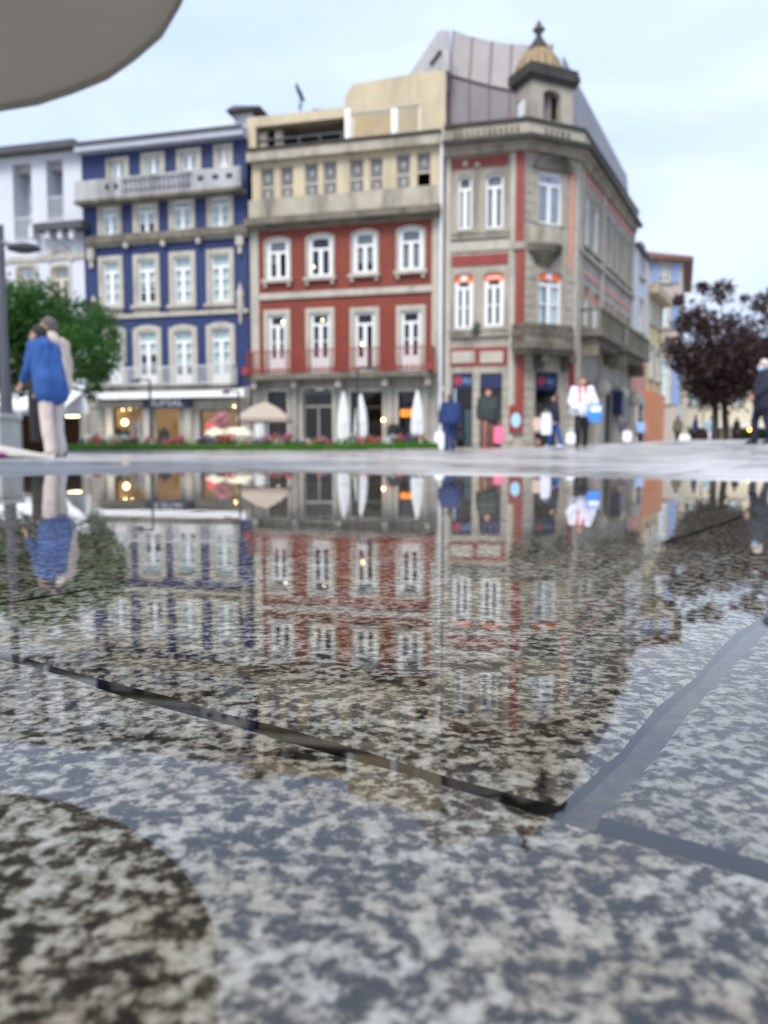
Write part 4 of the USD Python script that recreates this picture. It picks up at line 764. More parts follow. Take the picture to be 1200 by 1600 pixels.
# ground floor shopfronts
for k, (fr, (a, b, c, d)) in enumerate(((FM, doorsM[0]), (FM, doorsM[1]), (FC, doorC))):
    fr_ = corner.part('shop_door', plate(sbox(a, 0, b, d).difference(sbox(a + .07, .15, b - .07, d - .07)), .14, .2), M['iron_dark'], fr)
    corner.part('pane', quad(a + .06, b - .06, .1, d - .06, .17), M['glass'], fr, under=fr_)
    zs = d - (.62 if k < 2 else .75)
    sg = corner.part('door_sign', bx(a + .01, b - .01, .03, .1, zs, d - .03), M['navy_sign'], fr)
    if k != 1:
        r = .17; c0 = (a + (b - a) * .28, (zs + d) / 2)
        corner.part('sign_roundel', plate(Point(*c0).buffer(r, 12).difference(Point(*c0).buffer(r * .35, 10)), .012, .028), M['sign_red'], fr, under=sg)
        tm = meshkit.text_mesh('ay', .26, .014, True); tm.apply_transform(np.array([[1, 0, 0, 0], [0, 0, -1, 0], [0, 1, 0, 0], [0, 0, 0, 1.0]])); tm.apply_translation([a + (b - a) * .5, .028, c0[1] - .1]); corner.part('sign_lettering', tm, M['sign_blue'], fr, under=sg)
a, b, c, d = doorsM[0]; corner.part('door_panel', bx(a + .5, b - .08, .21, .25, .15, 1.9), M['teal_panel'], FM); a, b, c, d = doorsM[1]; corner.part('door_panel', bx(a + .1, b - .4, .21, .25, .5, 2.0), M['grille_grey'], FM)
for a, b, c, d in doorsM: corner.part('door_step', bx(a - .1, b + .1, -.3, .12, -.2, .3), M['stone_grey'], FM)
u, z = FM.uz(806, 657, -.2); ps = corner.part('poster', bx(u - .28, u + .28, -.16, -.105, z - .5, z + .62), M['red_paint'], FM); corner.part('poster_disc', lathe([(.001, 0), (.2, 0), (.18, .03), (.001, .03)], n=20).apply_transform(trimesh.transformations.rotation_matrix(math.pi / 2, [1, 0, 0])).apply_transform(np.diag([1, 1, 1.5, 1])).apply_translation([u, -.162, z]), M['cloth_mask_blue'], FM, under=ps)
pl = Thing('wall_plant', 'small dark plant on the ledge between the orange-topped windows of the corner building', 'plant', FM.world(U(FM, 745, 524), -.2, Zp(FM, 745, 524)))

# ------------------------------------------------------------------ foliage
def leaves(cent, rad, n, size, rr, flat=.6, hollow=.35):
    cent, rad = np.array(cent, float), np.array(rad, float); w = rad ** 2.2; idx = rr.choice(len(cent), n, p=w / w.sum())
    d = rr.normal(size=(n, 3)); d /= np.linalg.norm(d, axis=1, keepdims=True); q = d * (hollow + (1 - hollow) * rr.random((n, 1)) ** .6)
    p = cent[idx] + q * rad[idx][:, None] * (1 + .18 * rr.normal(size=(n, 1)))
    a = rr.normal(size=(n, 3)); a /= np.linalg.norm(a, axis=1, keepdims=True); b = np.cross(a, rr.normal(size=(n, 3))); b /= np.linalg.norm(b, axis=1, keepdims=True)
    s = size * (.6 + .8 * rr.random((n, 1))); V = np.stack([p - a * s, p + b * s * flat * .5, p + a * s, p - b * s * flat * .5], 1).reshape(-1, 3)
    i = np.arange(n)[:, None] * 4; return trimesh.Trimesh(V, np.vstack([i + [0, 1, 2], i + [0, 2, 3]]), process=False)
def tree(name, label, px_trunk, Y, clumps, n, size, mat, trunks=1, seed=1, group=None):
    rr = np.random.default_rng(seed); b = at(px_trunk, 700, Y); b[2] = gz(b[0], b[1]); th = Thing(name, label, 'tree', b, group)
    cs, rs = [], []
    for (px, py, rp_) in clumps:
        y = Y + rr.normal(0, .55) ; cs.append(at(px, py, y)); rs.append(rp_ / 1200 * Y)
    cs = np.array(cs); top = cs[:, 2].min() + .3
    limbs = []; order = np.argsort(cs[:, 2])
    for k in range(trunks):
        base = b + np.array([(k - (trunks - 1) / 2) * .5, .2 * k, -.1]); fork = np.array([base[0] * .7 + cs[:, 0].mean() * .3, base[1], top])
        limbs.append(tube(base, fork, .13, .09, 12))
        for c in cs[order[k::trunks]]: mid = (fork + c) / 2 + rr.normal(0, .1, 3); limbs += [tube(fork, mid, .06, .035, 7), tube(mid, c, .035, .012, 6)]
    th.part('trunk', cat(limbs), M['bark'], smooth=40); th.part('crown', leaves(cs, rs, n, size, rr), mat); return th
tree('green_tree', 'bushy bright green tree in front of the white building at the left', 78, 17.5,
     [(20, 482, 42), (70, 476, 36), (108, 500, 40), (50, 540, 55), (118, 555, 46), (158, 515, 32), (152, 585, 24), (142, 615, 14), (176, 540, 14), (5, 550, 60), (-45, 520, 60), (32, 600, 24), (85, 596, 26), (0, 500, 40), (-40, 590, 40), (148, 482, 16), (168, 560, 22), (40, 466, 26), (90, 530, 45), (-70, 480, 40)], 22000, .07, M['leaf_green'], 1, 4)
tree('purple_tree', 'dark purple-leaved tree with gaps of sky, nearest the street corner at the right', 1128, 27,
     [(1085, 500, 24), (1108, 560, 42), (1150, 592, 40), (1066, 508, 16), (1128, 455, 20), (1098, 450, 12), (1060, 470, 10), (1158, 525, 30), (1188, 475, 18), (1180, 560, 40), (1110, 610, 32), (1048, 540, 16), (1070, 560, 28), (1140, 500, 14), (1165, 465, 8), (1110, 510, 20), (1090, 590, 28), (1150, 560, 40), (1125, 590, 40)], 11500, .11, M['leaf_purple'], 2, 5)
tree('purple_tree', 'dark purple-leaved tree cut by the right edge of the frame', 1235, 29,
     [(1200, 500, 16), (1215, 540, 34), (1250, 520, 40), (1230, 575, 45), (1192, 588, 30), (1260, 580, 50), (1205, 460, 10), (1240, 470, 24), (1195, 560, 26), (1225, 440, 12)], 7000, .11, M['leaf_purple'], 1, 6)
rr = np.random.default_rng(11); pl.part('leaf_tuft', leaves([pl.loc + [0, 0, .12], pl.loc + [0, 0, .35]], [.16, .2], 120, .07, rr), M['leaf_hedge']); pl.part('plant_pot', lathe([(.001, 0), (.09, 0), (.12, .14), (.001, .14)], pl.loc, 12), M['slate_dark'])

# ------------------------------------------------------------------ buildings further along the street on the right
uw0, uw1 = uRend + .02, U(FR, 1012, 500)
wn = Thing('narrow_house', 'narrow white and salmon house next to the corner building down the street', 'house', FR.world(uw0, 0, 0))
zw = FR.uz(994, 386)[1]; zsal = FR.uz(1000, 545)[1]; zsb = FR.uz(1000, 618)[1]; hw_ = []
a, b = uw0 + (uw1 - uw0) * .15, uw0 + (uw1 - uw0) * .85
hw_.append(sbox(a, .3, b, zsb - .5))
for z in (zsal + .9, zsal + 4.0): add_window(wn, FR, (uw0 + (uw1 - uw0) * .35, uw0 + (uw1 - uw0) * .65, z, z + 2), hw_, sw=.12)
wall_with(wn, FR, uw0, uw1, zsal, zw, hw_, 'white_render'); wall_with(wn, FR, uw0, uw1, zsb, zsal - .002, [], 'salmon_render', name='salmon_wall'); wall_with(wn, FR, uw0, uw1, -.5, zsb - .002, hw_, 'parapet_grey', name='ground_wall')
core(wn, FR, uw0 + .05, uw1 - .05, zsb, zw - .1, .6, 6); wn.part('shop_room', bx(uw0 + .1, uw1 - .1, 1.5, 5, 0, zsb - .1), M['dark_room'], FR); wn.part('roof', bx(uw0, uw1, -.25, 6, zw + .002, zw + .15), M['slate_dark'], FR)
wn.part('shop_sign', bx(a, b, -.3, -.1, 1.0, 1.5), M['salmon_render'], FR)
uy0, uy1 = uw1 + .02, U(FR, 1036, 500)
yn = Thing('yellow_house', 'yellow house with an orange ground floor in the side street', 'house', FR.world(uy0, 0, 0)); zy = FR.uz(1020, 465)[1]; zor = FR.uz(1022, 615)[1]; hy = []
for z in (zor + .8, zor + 4.2):
    for q in (.12, .58): add_window(yn, FR, (uy0 + (uy1 - uy0) * q, uy0 + (uy1 - uy0) * (q + .3), z, z + 2.2), hy, sw=.15)
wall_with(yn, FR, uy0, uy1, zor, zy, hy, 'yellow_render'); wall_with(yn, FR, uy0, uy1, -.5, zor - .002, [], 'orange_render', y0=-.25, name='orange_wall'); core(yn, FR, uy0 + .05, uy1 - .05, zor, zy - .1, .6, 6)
yn.part('eave', bx(uy0 - .1, uy1, -.6, .4, zy, zy + .5), M['brown_blind'], FR); yn.part('roof', bx(uy0, uy1, .41, 6, zy, zy + .4), M['roof_tile'], FR)
FB = Frame(at(1009, 690, 74)[:2], 8.0)
bt = Thing('shuttered_house', 'taupe house with blue shutters and a brown tiled hip roof', 'house', FB.world(0, 0, 0))
w = U(FB, 1066, 430); ze = FB.uz(1040, 402)[1]; hb = []
rows = [(413, 441), (470, 512), (560, 630)]
for (y0, y1) in rows:
    R = FB.rect(1029, y0, 1049, y1); add_window(bt, FB, R, hb, sw=.2, curtain='curtain_pale', mids=1)
    for (p0, p1) in ((1018, 1028), (1050, 1060)): u0, u1, z0, z1 = FB.rect(p0, y0 - 2, p1, y1 + 2); bt.part('shutter', bx(u0, u1, -.12, -.02, z0, z1), M['shutter_blue'], FB)
wall_with(bt, FB, -2, w, -.5, ze, hb, 'taupe_render')
FS = Frame(FB.world(w, 0, 0)[:2], 68.0); us = 15.0; hs = []
for k in range(3):
    for (z0, z1) in ((ze - 3.4, ze - .8), (ze - 7.4, ze - 4.6), (ze - 13, ze - 9)):
        add_window(bt, FS, (1.2 + k * 4.4, 3.6 + k * 4.4, z0, z1), hs, sw=.2); pass
wall_with(bt, FS, 0, us, -.5, ze, hs, 'white_render', name='side_wall')
bt.part('interior', prism([FB.world(-1.9, .7, 0)[:2], FB.world(w - .9, .7, 0)[:2], FS.world(us - .2, .7, 0)[:2], FB.world(-1.9, 14, 0)[:2]], 0, ze - .1), M['dark_room'])
c0, c1, c2, c3 = FB.world(-2.8, -.7, ze), FB.world(w + .7, -.7, ze), FS.world(us + .6, -.7, ze), FB.world(-2.8, 15, ze); rid = FB.world(w * .35, 6, ze + 2.2)
low = [c - np.array([0, 0, .35]) for c in (c0, c1, c2, c3)]
bt.part('roof', trimesh.Trimesh([c0, c1, c2, c3, rid] + low, [[0, 1, 4], [1, 2, 4], [2, 3, 4], [3, 0, 4], [5, 6, 1], [5, 1, 0], [6, 7, 2], [6, 2, 1], [7, 8, 3], [7, 3, 2], [8, 5, 0], [8, 0, 3], [5, 7, 6], [5, 8, 7]], process=False), M['roof_tile'])
bt.part('string_course', bx(-2, w, -.25, -.002, FB.uz(1040, 462)[1] - .3, FB.uz(1040, 462)[1]), M['stone'], FB)
FF = Frame(at(1060, 690, 95)[:2], -6.0)
far = Thing('cream_building', 'long low cream building behind the purple trees at the far right', 'building', FF.world(8, 0, 0)); hf = []; zf = FF.uz(1120, 600)[1]; uf = U(FF, 1330, 650)
for k in range(8): add_window(far, FF, (1.0 + k * 2.6, 2.4 + k * 2.6, zf - 2.6, zf - .7), hf, sw=.15)
for k in range(4): hf.append(sbox(1.2 + k * 5, 0, 5 + k * 5, 3.0))
wall_with(far, FF, -1, uf, -.5, zf, hf, 'cream_paint'); core(far, FF, -.9, uf - .1, 0, zf - .1, 1.0, 8, 'brown_room'); far.part('roof', bx(-1.4, uf, -.6, 9, zf, zf + .3), M['roof_tile'], FF)
for k in range(4): far.part('awning', prism([(1 + k * 5, -1.6), (5.2 + k * 5, -1.6), (5.2 + k * 5, -.002), (1 + k * 5, -.002)], 3.1, 3.4), M['white_cloth'], FF)
FL = Frame(at(1275, 690, 40)[:2], -62.0)
rb = Thing('grey_house', 'plain grey house beyond the right edge of the plaza', 'house', FL.world(5, 0, 0)); hh = []
for k in range(3):
    for z in (3.8, 7.2): add_window(rb, FL, (1 + k * 3.4, 2.6 + k * 3.4, z, z + 2), hh, sw=.15)
wall_with(rb, FL, 0, 11, -.5, 10, hh, 'stone_grey'); core(rb, FL, .1, 10.9, 0, 9.9, .7, 7); rb.part('roof', bx(-.3, 11.3, -.5, 7.3, 10.002, 10.3), M['roof_tile'], FL)
hedge_c = [at(1168 + 6 * k, 683, 30 + .1 * k) for k in range(9)]
hg = Thing('hedge', 'low clipped green hedge behind the masked man', 'hedge', np.array([hedge_c[4][0], hedge_c[4][1], gz(*hedge_c[4][:2])])); hg.part('foliage', leaves(hedge_c, [.33] * 9, 3000, .06, np.random.default_rng(3)), M['leaf_hedge']); hg.part('stem', cat([tube((c[0], c[1], gz(c[0], c[1]) - .1), c, .025) for c in hedge_c]), M['bark'])

# ------------------------------------------------------------------ flower bed
YB0, YB1 = 20.2, 21.8
xa, xb = at(96, 700, YB0)[0], at(684, 700, YB0)[0]
zb = lambda x, y: float(gz(x, y))
kb = Thing('flower_bed_kerb', 'low grey stone kerb round the long flower bed', 'kerb', ((xa + xb) / 2, YB0, 0)); x = xa; k = 0
while x < xb:
    x2 = min(x + 1.0, xb); z = zb((x + x2) / 2, YB0); kb.part('kerb_stone', bx(x + .006, x2 - .006, YB0 - .14, YB0, z - .1, z + .1 + .004 * (k % 3)), M['kerb_stone']); x = x2; k += 1
for x in (xa, xb): z = zb(x, YB0); kb.part('kerb_stone', bx(x - .07, x + .07, YB0 + .002, YB1, z - .1, z + .098), M['kerb_stone'])
sxs = np.linspace(xa, xb, 30); sv, sf = [], []
for i, x in enumerate(sxs): sv += [(x, YB0, zb(x, YB0) + .06), (x, (YB0 + YB1) / 2, zb(x, YB0) + .16), (x, YB1, zb(x, YB1) + .06)]
for i in range(29):
    for q in range(2): a = i * 3 + q; sf += [[a, a + 3, a + 4], [a, a + 4, a + 1]]
solo('bed_soil', (np.array(sv), np.array(sf)), M['soil'], kind='structure')
def blades(n, x0, x1, y0, y1, h, w, rr, zoff=.06):
    x = rr.uniform(x0, x1, n); y = rr.uniform(y0, y1, n); z = gz(x, y) + zoff; a = rr.uniform(0, 2 * np.pi, n); hh_ = h * rr.uniform(.5, 1.2, n); dx, dy = np.cos(a) * w, np.sin(a) * w; l = rr.normal(0, h * .35, (n, 2))
    V = np.stack([np.c_[x - dx, y - dy, z], np.c_[x + dx, y + dy, z], np.c_[x + l[:, 0], y + l[:, 1], z + hh_]], 1).reshape(-1, 3); return trimesh.Trimesh(V, np.arange(3 * n).reshape(-1, 3), process=False)
rr = np.random.default_rng(21)
solo('bed_grass', blades(16000, xa, xb, YB0 + .02, YB0 + 1.0, .2, .02, rr), M['grass'], 'bright green grass along the front of the flower bed', 'grass', kind='stuff')
spots = {k: [] for k in ('pink', 'white', 'red', 'violet')}
for i in range(150):
    x = rr.uniform(xa + .1, xb - .1); y = rr.uniform(YB0 + .7, YB1 - .1); c = rr.choice(['pink', 'pink', 'white', 'red', 'violet', 'pink', 'white']); spots[c].append((x, y, zb(x, y) + rr.uniform(.22, .42), rr.uniform(.09, .17)))
solo('flower_foliage', leaves([(x, y, z - .08) for v in spots.values() for x, y, z, r in v], [r * 1.4 for v in spots.values() for x, y, z, r in v], 7000, .06, rr), M['grass'], 'green leaves below the blossoms in the flower bed', 'foliage', kind='stuff')
for k, v in spots.items():
    solo(f'{k}_flowers', leaves([p[:3] for p in v], [p[3] for p in v], len(v) * 60, .035, rr, flat=1.4, hollow=.6), M['petal_' + k], f'{k} blossoms scattered along the flower bed', 'flowers', kind='stuff')

# ------------------------------------------------------------------ terrace: parasols, counter, lamps
def closed_parasol(px, ytop, Y, label, lean=0):
    b = at(px, 690, Y); b[2] = gz(b[0], b[1]); zt_ = at(px, ytop, Y)[2]; h = zt_ - b[2]
    th = Thing('closed_parasol', label, 'parasol', b); n = 48; prof = [(.16, .42), (.2, .6), (.2, 1.0), (.15, 1.5), (.08, h - .25), (.03, h - .05), (.001, h)]
    m = lathe([(.001, .42)] + prof, n=n); v = np.array(m.vertices); ph = np.arctan2(v[:, 1], v[:, 0]); s = 1 + .16 * np.cos(8 * ph); m.vertices = np.c_[v[:, :2] * s[:, None], v[:, 2]]; m.apply_translation(b)
    th.part('folded_canopy', m, M['white_cloth'], smooth=50); th.part('pole', tube(b, b + [0, 0, .5], .03), M['iron_pale']); th.part('base', bx(b[0] - .3, b[0] + .3, b[1] - .3, b[1] + .3, b[2] - .05, b[2] + .07), M['plinth_stone']); th.part('strap', lathe([(.19, .0), (.215, .0), (.215, .06), (.19, .06), (.19, 0)], b + [0, 0, 1.05], 24), M['white_paint'])
closed_parasol(537, 611, 27.5, 'leftmost tall closed white parasol by the arched shop door'); closed_parasol(564, 614, 26.5, 'closed white parasol beside the thin black lamp post'); closed_parasol(652, 609, 27, 'closed white parasol standing alone by the right shop opening'); closed_parasol(409, 650, 28.5, 'short closed white parasol under the open beige one')
b = at(415, 690, 26.5); b[2] = gz(b[0], b[1]); zc0, zc1 = at(415, 654, 26.5)[2], at(415, 627, 26.5)[2]
op = Thing('open_parasol', 'open beige parasol with dark underside on the terrace between blue and red buildings', 'parasol', b)
r = .86; cp = [(-r, -r), (r, -r), (r, r), (-r, r)]; V = [(x + b[0], y + b[1], zc0) for x, y in cp] + [(b[0] + x * .5, b[1] + y * .5, zc0 + (zc1 - zc0) * .62) for x, y in cp] + [(b[0], b[1], zc1)] + [(x + b[0], y + b[1], zc0 - .13) for x, y in cp]
F_ = [];
for i in range(4): j = (i + 1) % 4; F_ += [[i, j, 4 + j], [i, 4 + j, 4 + i], [4 + i, 4 + j, 8], [9 + i, 9 + j, j], [9 + i, j, i]]
op.part('canopy', trimesh.Trimesh(V, F_, process=False), M['canopy_beige']); op.part('canopy_lining', trimesh.Trimesh(np.array(V) - [0, 0, .03], [f[::-1] for f in F_[:0]] + [[0, 2, 1], [0, 3, 2]], process=False), M['iron_dark']); op.part('pole', tube(b, (b[0], b[1], zc1), .035), M['iron_dark'])  # a near-black sheet closes the underside of the canopy
for i in range(4): op.part('rib', tube((b[0], b[1], zc0 + .3), (V[i][0], V[i][1], zc0 - .02), .02, n=6), M['iron_dark'])
op.part('base', bx(b[0] - .3, b[0] + .3, b[1] - .3, b[1] + .3, b[2] - .05, b[2] + .08), M['plinth_stone'])
p0, p1 = at(322, 690, 24), at(394, 690, 24); zt_, zl = at(355, 668, 24)[2], float(gz(p0[0], 24))
ct = Thing('cream_counter', 'long cream rounded counter on the terrace behind the flowers', 'counter', ((p0[0] + p1[0]) / 2, 24, zl)); q = Polygon([(p0[0], 23.7), (p1[0], 23.7), (p1[0], 24.5), (p0[0], 24.5)]).buffer(-.18).buffer(.18, 8)
ct.part('counter_body', trimesh.creation.extrude_polygon(q.buffer(-.06), zt_ - zl - .25, engine='earcut').apply_translation([0, 0, zl]), M['petal_pink'] if False else M['cloth_blush'], smooth=40)
ct.part('counter_top', cat(*[trimesh.creation.extrude_polygon(q.buffer(.02 - .05 * i * i), .09, engine='earcut').apply_translation([0, 0, zt_ - .27 + i * .09]) for i in range(3)]), M['counter_cream'], smooth=30)
c = at(346, 656, 23.9); solo('flower_ball', leaves([c], [.22], 700, .045, np.random.default_rng(8), flat=1.3, hollow=.7), M['petal_pale'], 'round pale pink bunch of blossoms above the cream counter', 'flowers')
def thin_lamp(px, ytop, Y, label, side):
    b = at(px, 692, Y); b[2] = gz(b[0], b[1]); z = at(px, ytop, Y)[2]; th = Thing('terrace_lamp', label, 'street lamp', b)
    th.part('post', cat(tube(b, (b[0], b[1], z), .045, .03), lathe([(.001, 0), (.1, 0), (.08, .25), (.045, .4), (.001, .4)], b, 14)), M['iron_dark'], smooth=40); th.part('arm', tube((b[0], b[1], z), (b[0] + side * .45, b[1], z + .03), .025), M['iron_dark'])
    th.part('lamp_head', cat(lathe([(.001, 0), (.13, 0), (.11, .06), (.03, .1), (.001, .1)], (b[0] + side * .4, b[1], z - .06), 14)), M['iron_dark'], smooth=40)
thin_lamp(236, 594, 22.5, 'thin black lamp post in front of the navy shop sign', -1); thin_lamp(559, 575, 22.5, 'thin black lamp post between the closed parasols', 1); thin_lamp(374, 612, 24, 'thin black post by the open beige parasol', -1)
for (px, py, Y, lab) in ((1100, 613, 30, 'topmost of three glowing amber lamps by the purple tree'), (1117, 631, 30, 'middle of three glowing amber lamps by the purple tree'), (1172, 672, 30, 'lowest glowing amber lamp above the hedge')):
    p = at(px, py, Y); th = Thing('amber_lamp', lab, 'lamp', (p[0], p[1], gz(p[0], p[1]))); th.part('globe', ball(.075, p), M['lamp_orange'], smooth=True); th.part('lamp_post', tube((p[0], p[1], gz(p[0], p[1]) - .05), p - [0, 0, .07], .02), M['iron_dark']); th.part('collar', lathe([(.001, -.03), (.06, -.03), (.05, .02), (.001, .02)], p - [0, 0, .08], 12), M['iron_dark'])
# lamp post at the left edge
Y = 12.0; b = at(12, 690, Y); b[2] = gz(b[0], b[1]); zt_ = at(6, 352, Y)[2]; zh = at(30, 390, Y)[2]
lp = Thing('street_lamp', 'tall grey street lamp with a flat dark head at the left edge', 'street lamp', b)
lp.part('post', cat(tube(b, (b[0], b[1], b[2] + 1.1), .095, .09, 16), tube((b[0], b[1], b[2] + 1.1), (b[0], b[1], zt_), .07, .055, 16)), M['post_metal'], smooth=40)
hd = lathe([(.001, -.04), (.1, -.05), (.24, -.01), (.26, .02), (.2, .07), (.08, .1), (.001, .1)], n=24); hd.apply_transform(np.diag([1.0, .55, 1, 1])); hd.apply_translation((b[0] + .36, b[1], zh)); lp.part('lamp_head', hd, M['iron_dark'], smooth=40)
lp.part('arm', tube((b[0], b[1], zh + .12), (b[0] + .2, b[1], zh + .06), .035), M['post_metal'])
pb = at(2, 690, 11.2); z0 = float(gz(pb[0], pb[1])); zt_ = at(2, 647, 11.2)[2]; pz = Thing('stone_block', 'pale square stone plinth at the foot of the tall street lamp', 'plinth', (pb[0], pb[1], z0))
pz.part('body', bx(pb[0] - .5, pb[0] + .16, pb[1] - .35, pb[1] + .25, z0 - .1, zt_ - .07), M['plinth_stone']); pz.part('cap', bx(pb[0] - .53, pb[0] + .19, pb[1] - .38, pb[1] + .28, zt_ - .068, zt_), M['plinth_stone'])
# tapered pale bundle on the ground
Y = 8.6; pr, pl_ = at(86, 713, Y), at(-70, 705, Y); z0 = float(gz(-4, Y)); n = 28; V, F_ = [], []
tt = np.linspace(0, 1, 18)
for t in tt:
    c = pl_ + (pr - pl_) * t; rr_ = .105 * (1 - t) ** .8 + .012
    for k in range(n): a = 2 * np.pi * k / n; f = 1 + .12 * math.cos(7 * a + 3 * t); V.append((c[0], Y + math.cos(a) * rr_ * 1.7 * f, z0 + rr_ * .95 + math.sin(a) * rr_ * f))
for i in range(len(tt) - 1):
    for k in range(n): q, w = i * n + k, i * n + (k + 1) % n; F_ += [[q, w, w + n], [q, w + n, q + n]]
bd = Thing('cloth_bundle', 'pale tapered cloth bundle with a magenta patch lying on the paving', 'bundle', (-4.6, Y, z0)); L('bundle_cloth', (0.42, 0.41, 0.38), 0.8, 0.15, 9.0); bd.part('cloth', trimesh.Trimesh(V, F_, process=False), M['bundle_cloth'], smooth=True)
pa = at(-5, 711, Y); mg = ball(1, (0, 0, 0), 3); mg.apply_transform(np.diag([.19, .06, .035, 1])); mg.apply_translation((pa[0], Y - .165, pa[2] + .005)); bd.part('patch', mg, M['magenta'], smooth=True)

# ------------------------------------------------------------------ big parasol overhead
PC, PR, PH = np.array([-3.32, 2.87]), 2.61, 2.43
par = Thing('big_parasol', 'large round taupe cafe parasol seen from below at upper left', 'parasol', (PC[0], PC[1], float(gz(*PC))))
n = 16 * 3; V = []; F_ = []
rings = [(0.06, .78), (.35, .53), (.65, .28), (.88, .09), (1.0, 0.0), (1.002, -.05)]
for q, z in rings:
    for k in range(n):
        a = 2 * np.pi * k / n + .12; scal = 1 - .004 * (k % 2); sag = 0
        V.append((PC[0] + PR * q * scal * math.cos(a), PC[1] + PR * q * scal * math.sin(a), PH + z + sag))
for i in range(len(rings) - 1):
    for k in range(n): q, w = i * n + k, i * n + (k + 1) % n; F_ += [[q, w, w + n], [q, w + n, q + n]]
cn = len(V); V.append((PC[0], PC[1], PH + .82)); F_ += [[cn, (k + 1) % n, k] for k in range(n)]
par.part('canopy', trimesh.Trimesh(V, F_, process=False), M['parasol_cloth'], smooth=40)
par.part('pole', tube((PC[0], PC[1], -.05), (PC[0], PC[1], PH + .8), .04, n=14), M['pole_wood'], smooth=40)
for k in range(6):
    a = 2 * np.pi * k / 6 + math.radians(78); e = np.array([math.cos(a), math.sin(a)]); par.part('rib', tube((*(PC + e * .05), PH + .72), (*(PC + e * PR * .985), PH - .02), .012, n=6), M['pole_wood']); par.part('strut', tube((*(PC + e * .06), PH - .15), (*(PC + e * PR * .45), PH + .39), .01, n=6), M['pole_wood'])
par.part('base', lathe([(.001, -.06), (.4, -.06), (.4, .05), (.34, .09), (.06, .12), (.001, .12)], (PC[0], PC[1], .0), 28), M['plinth_stone'], smooth=40)

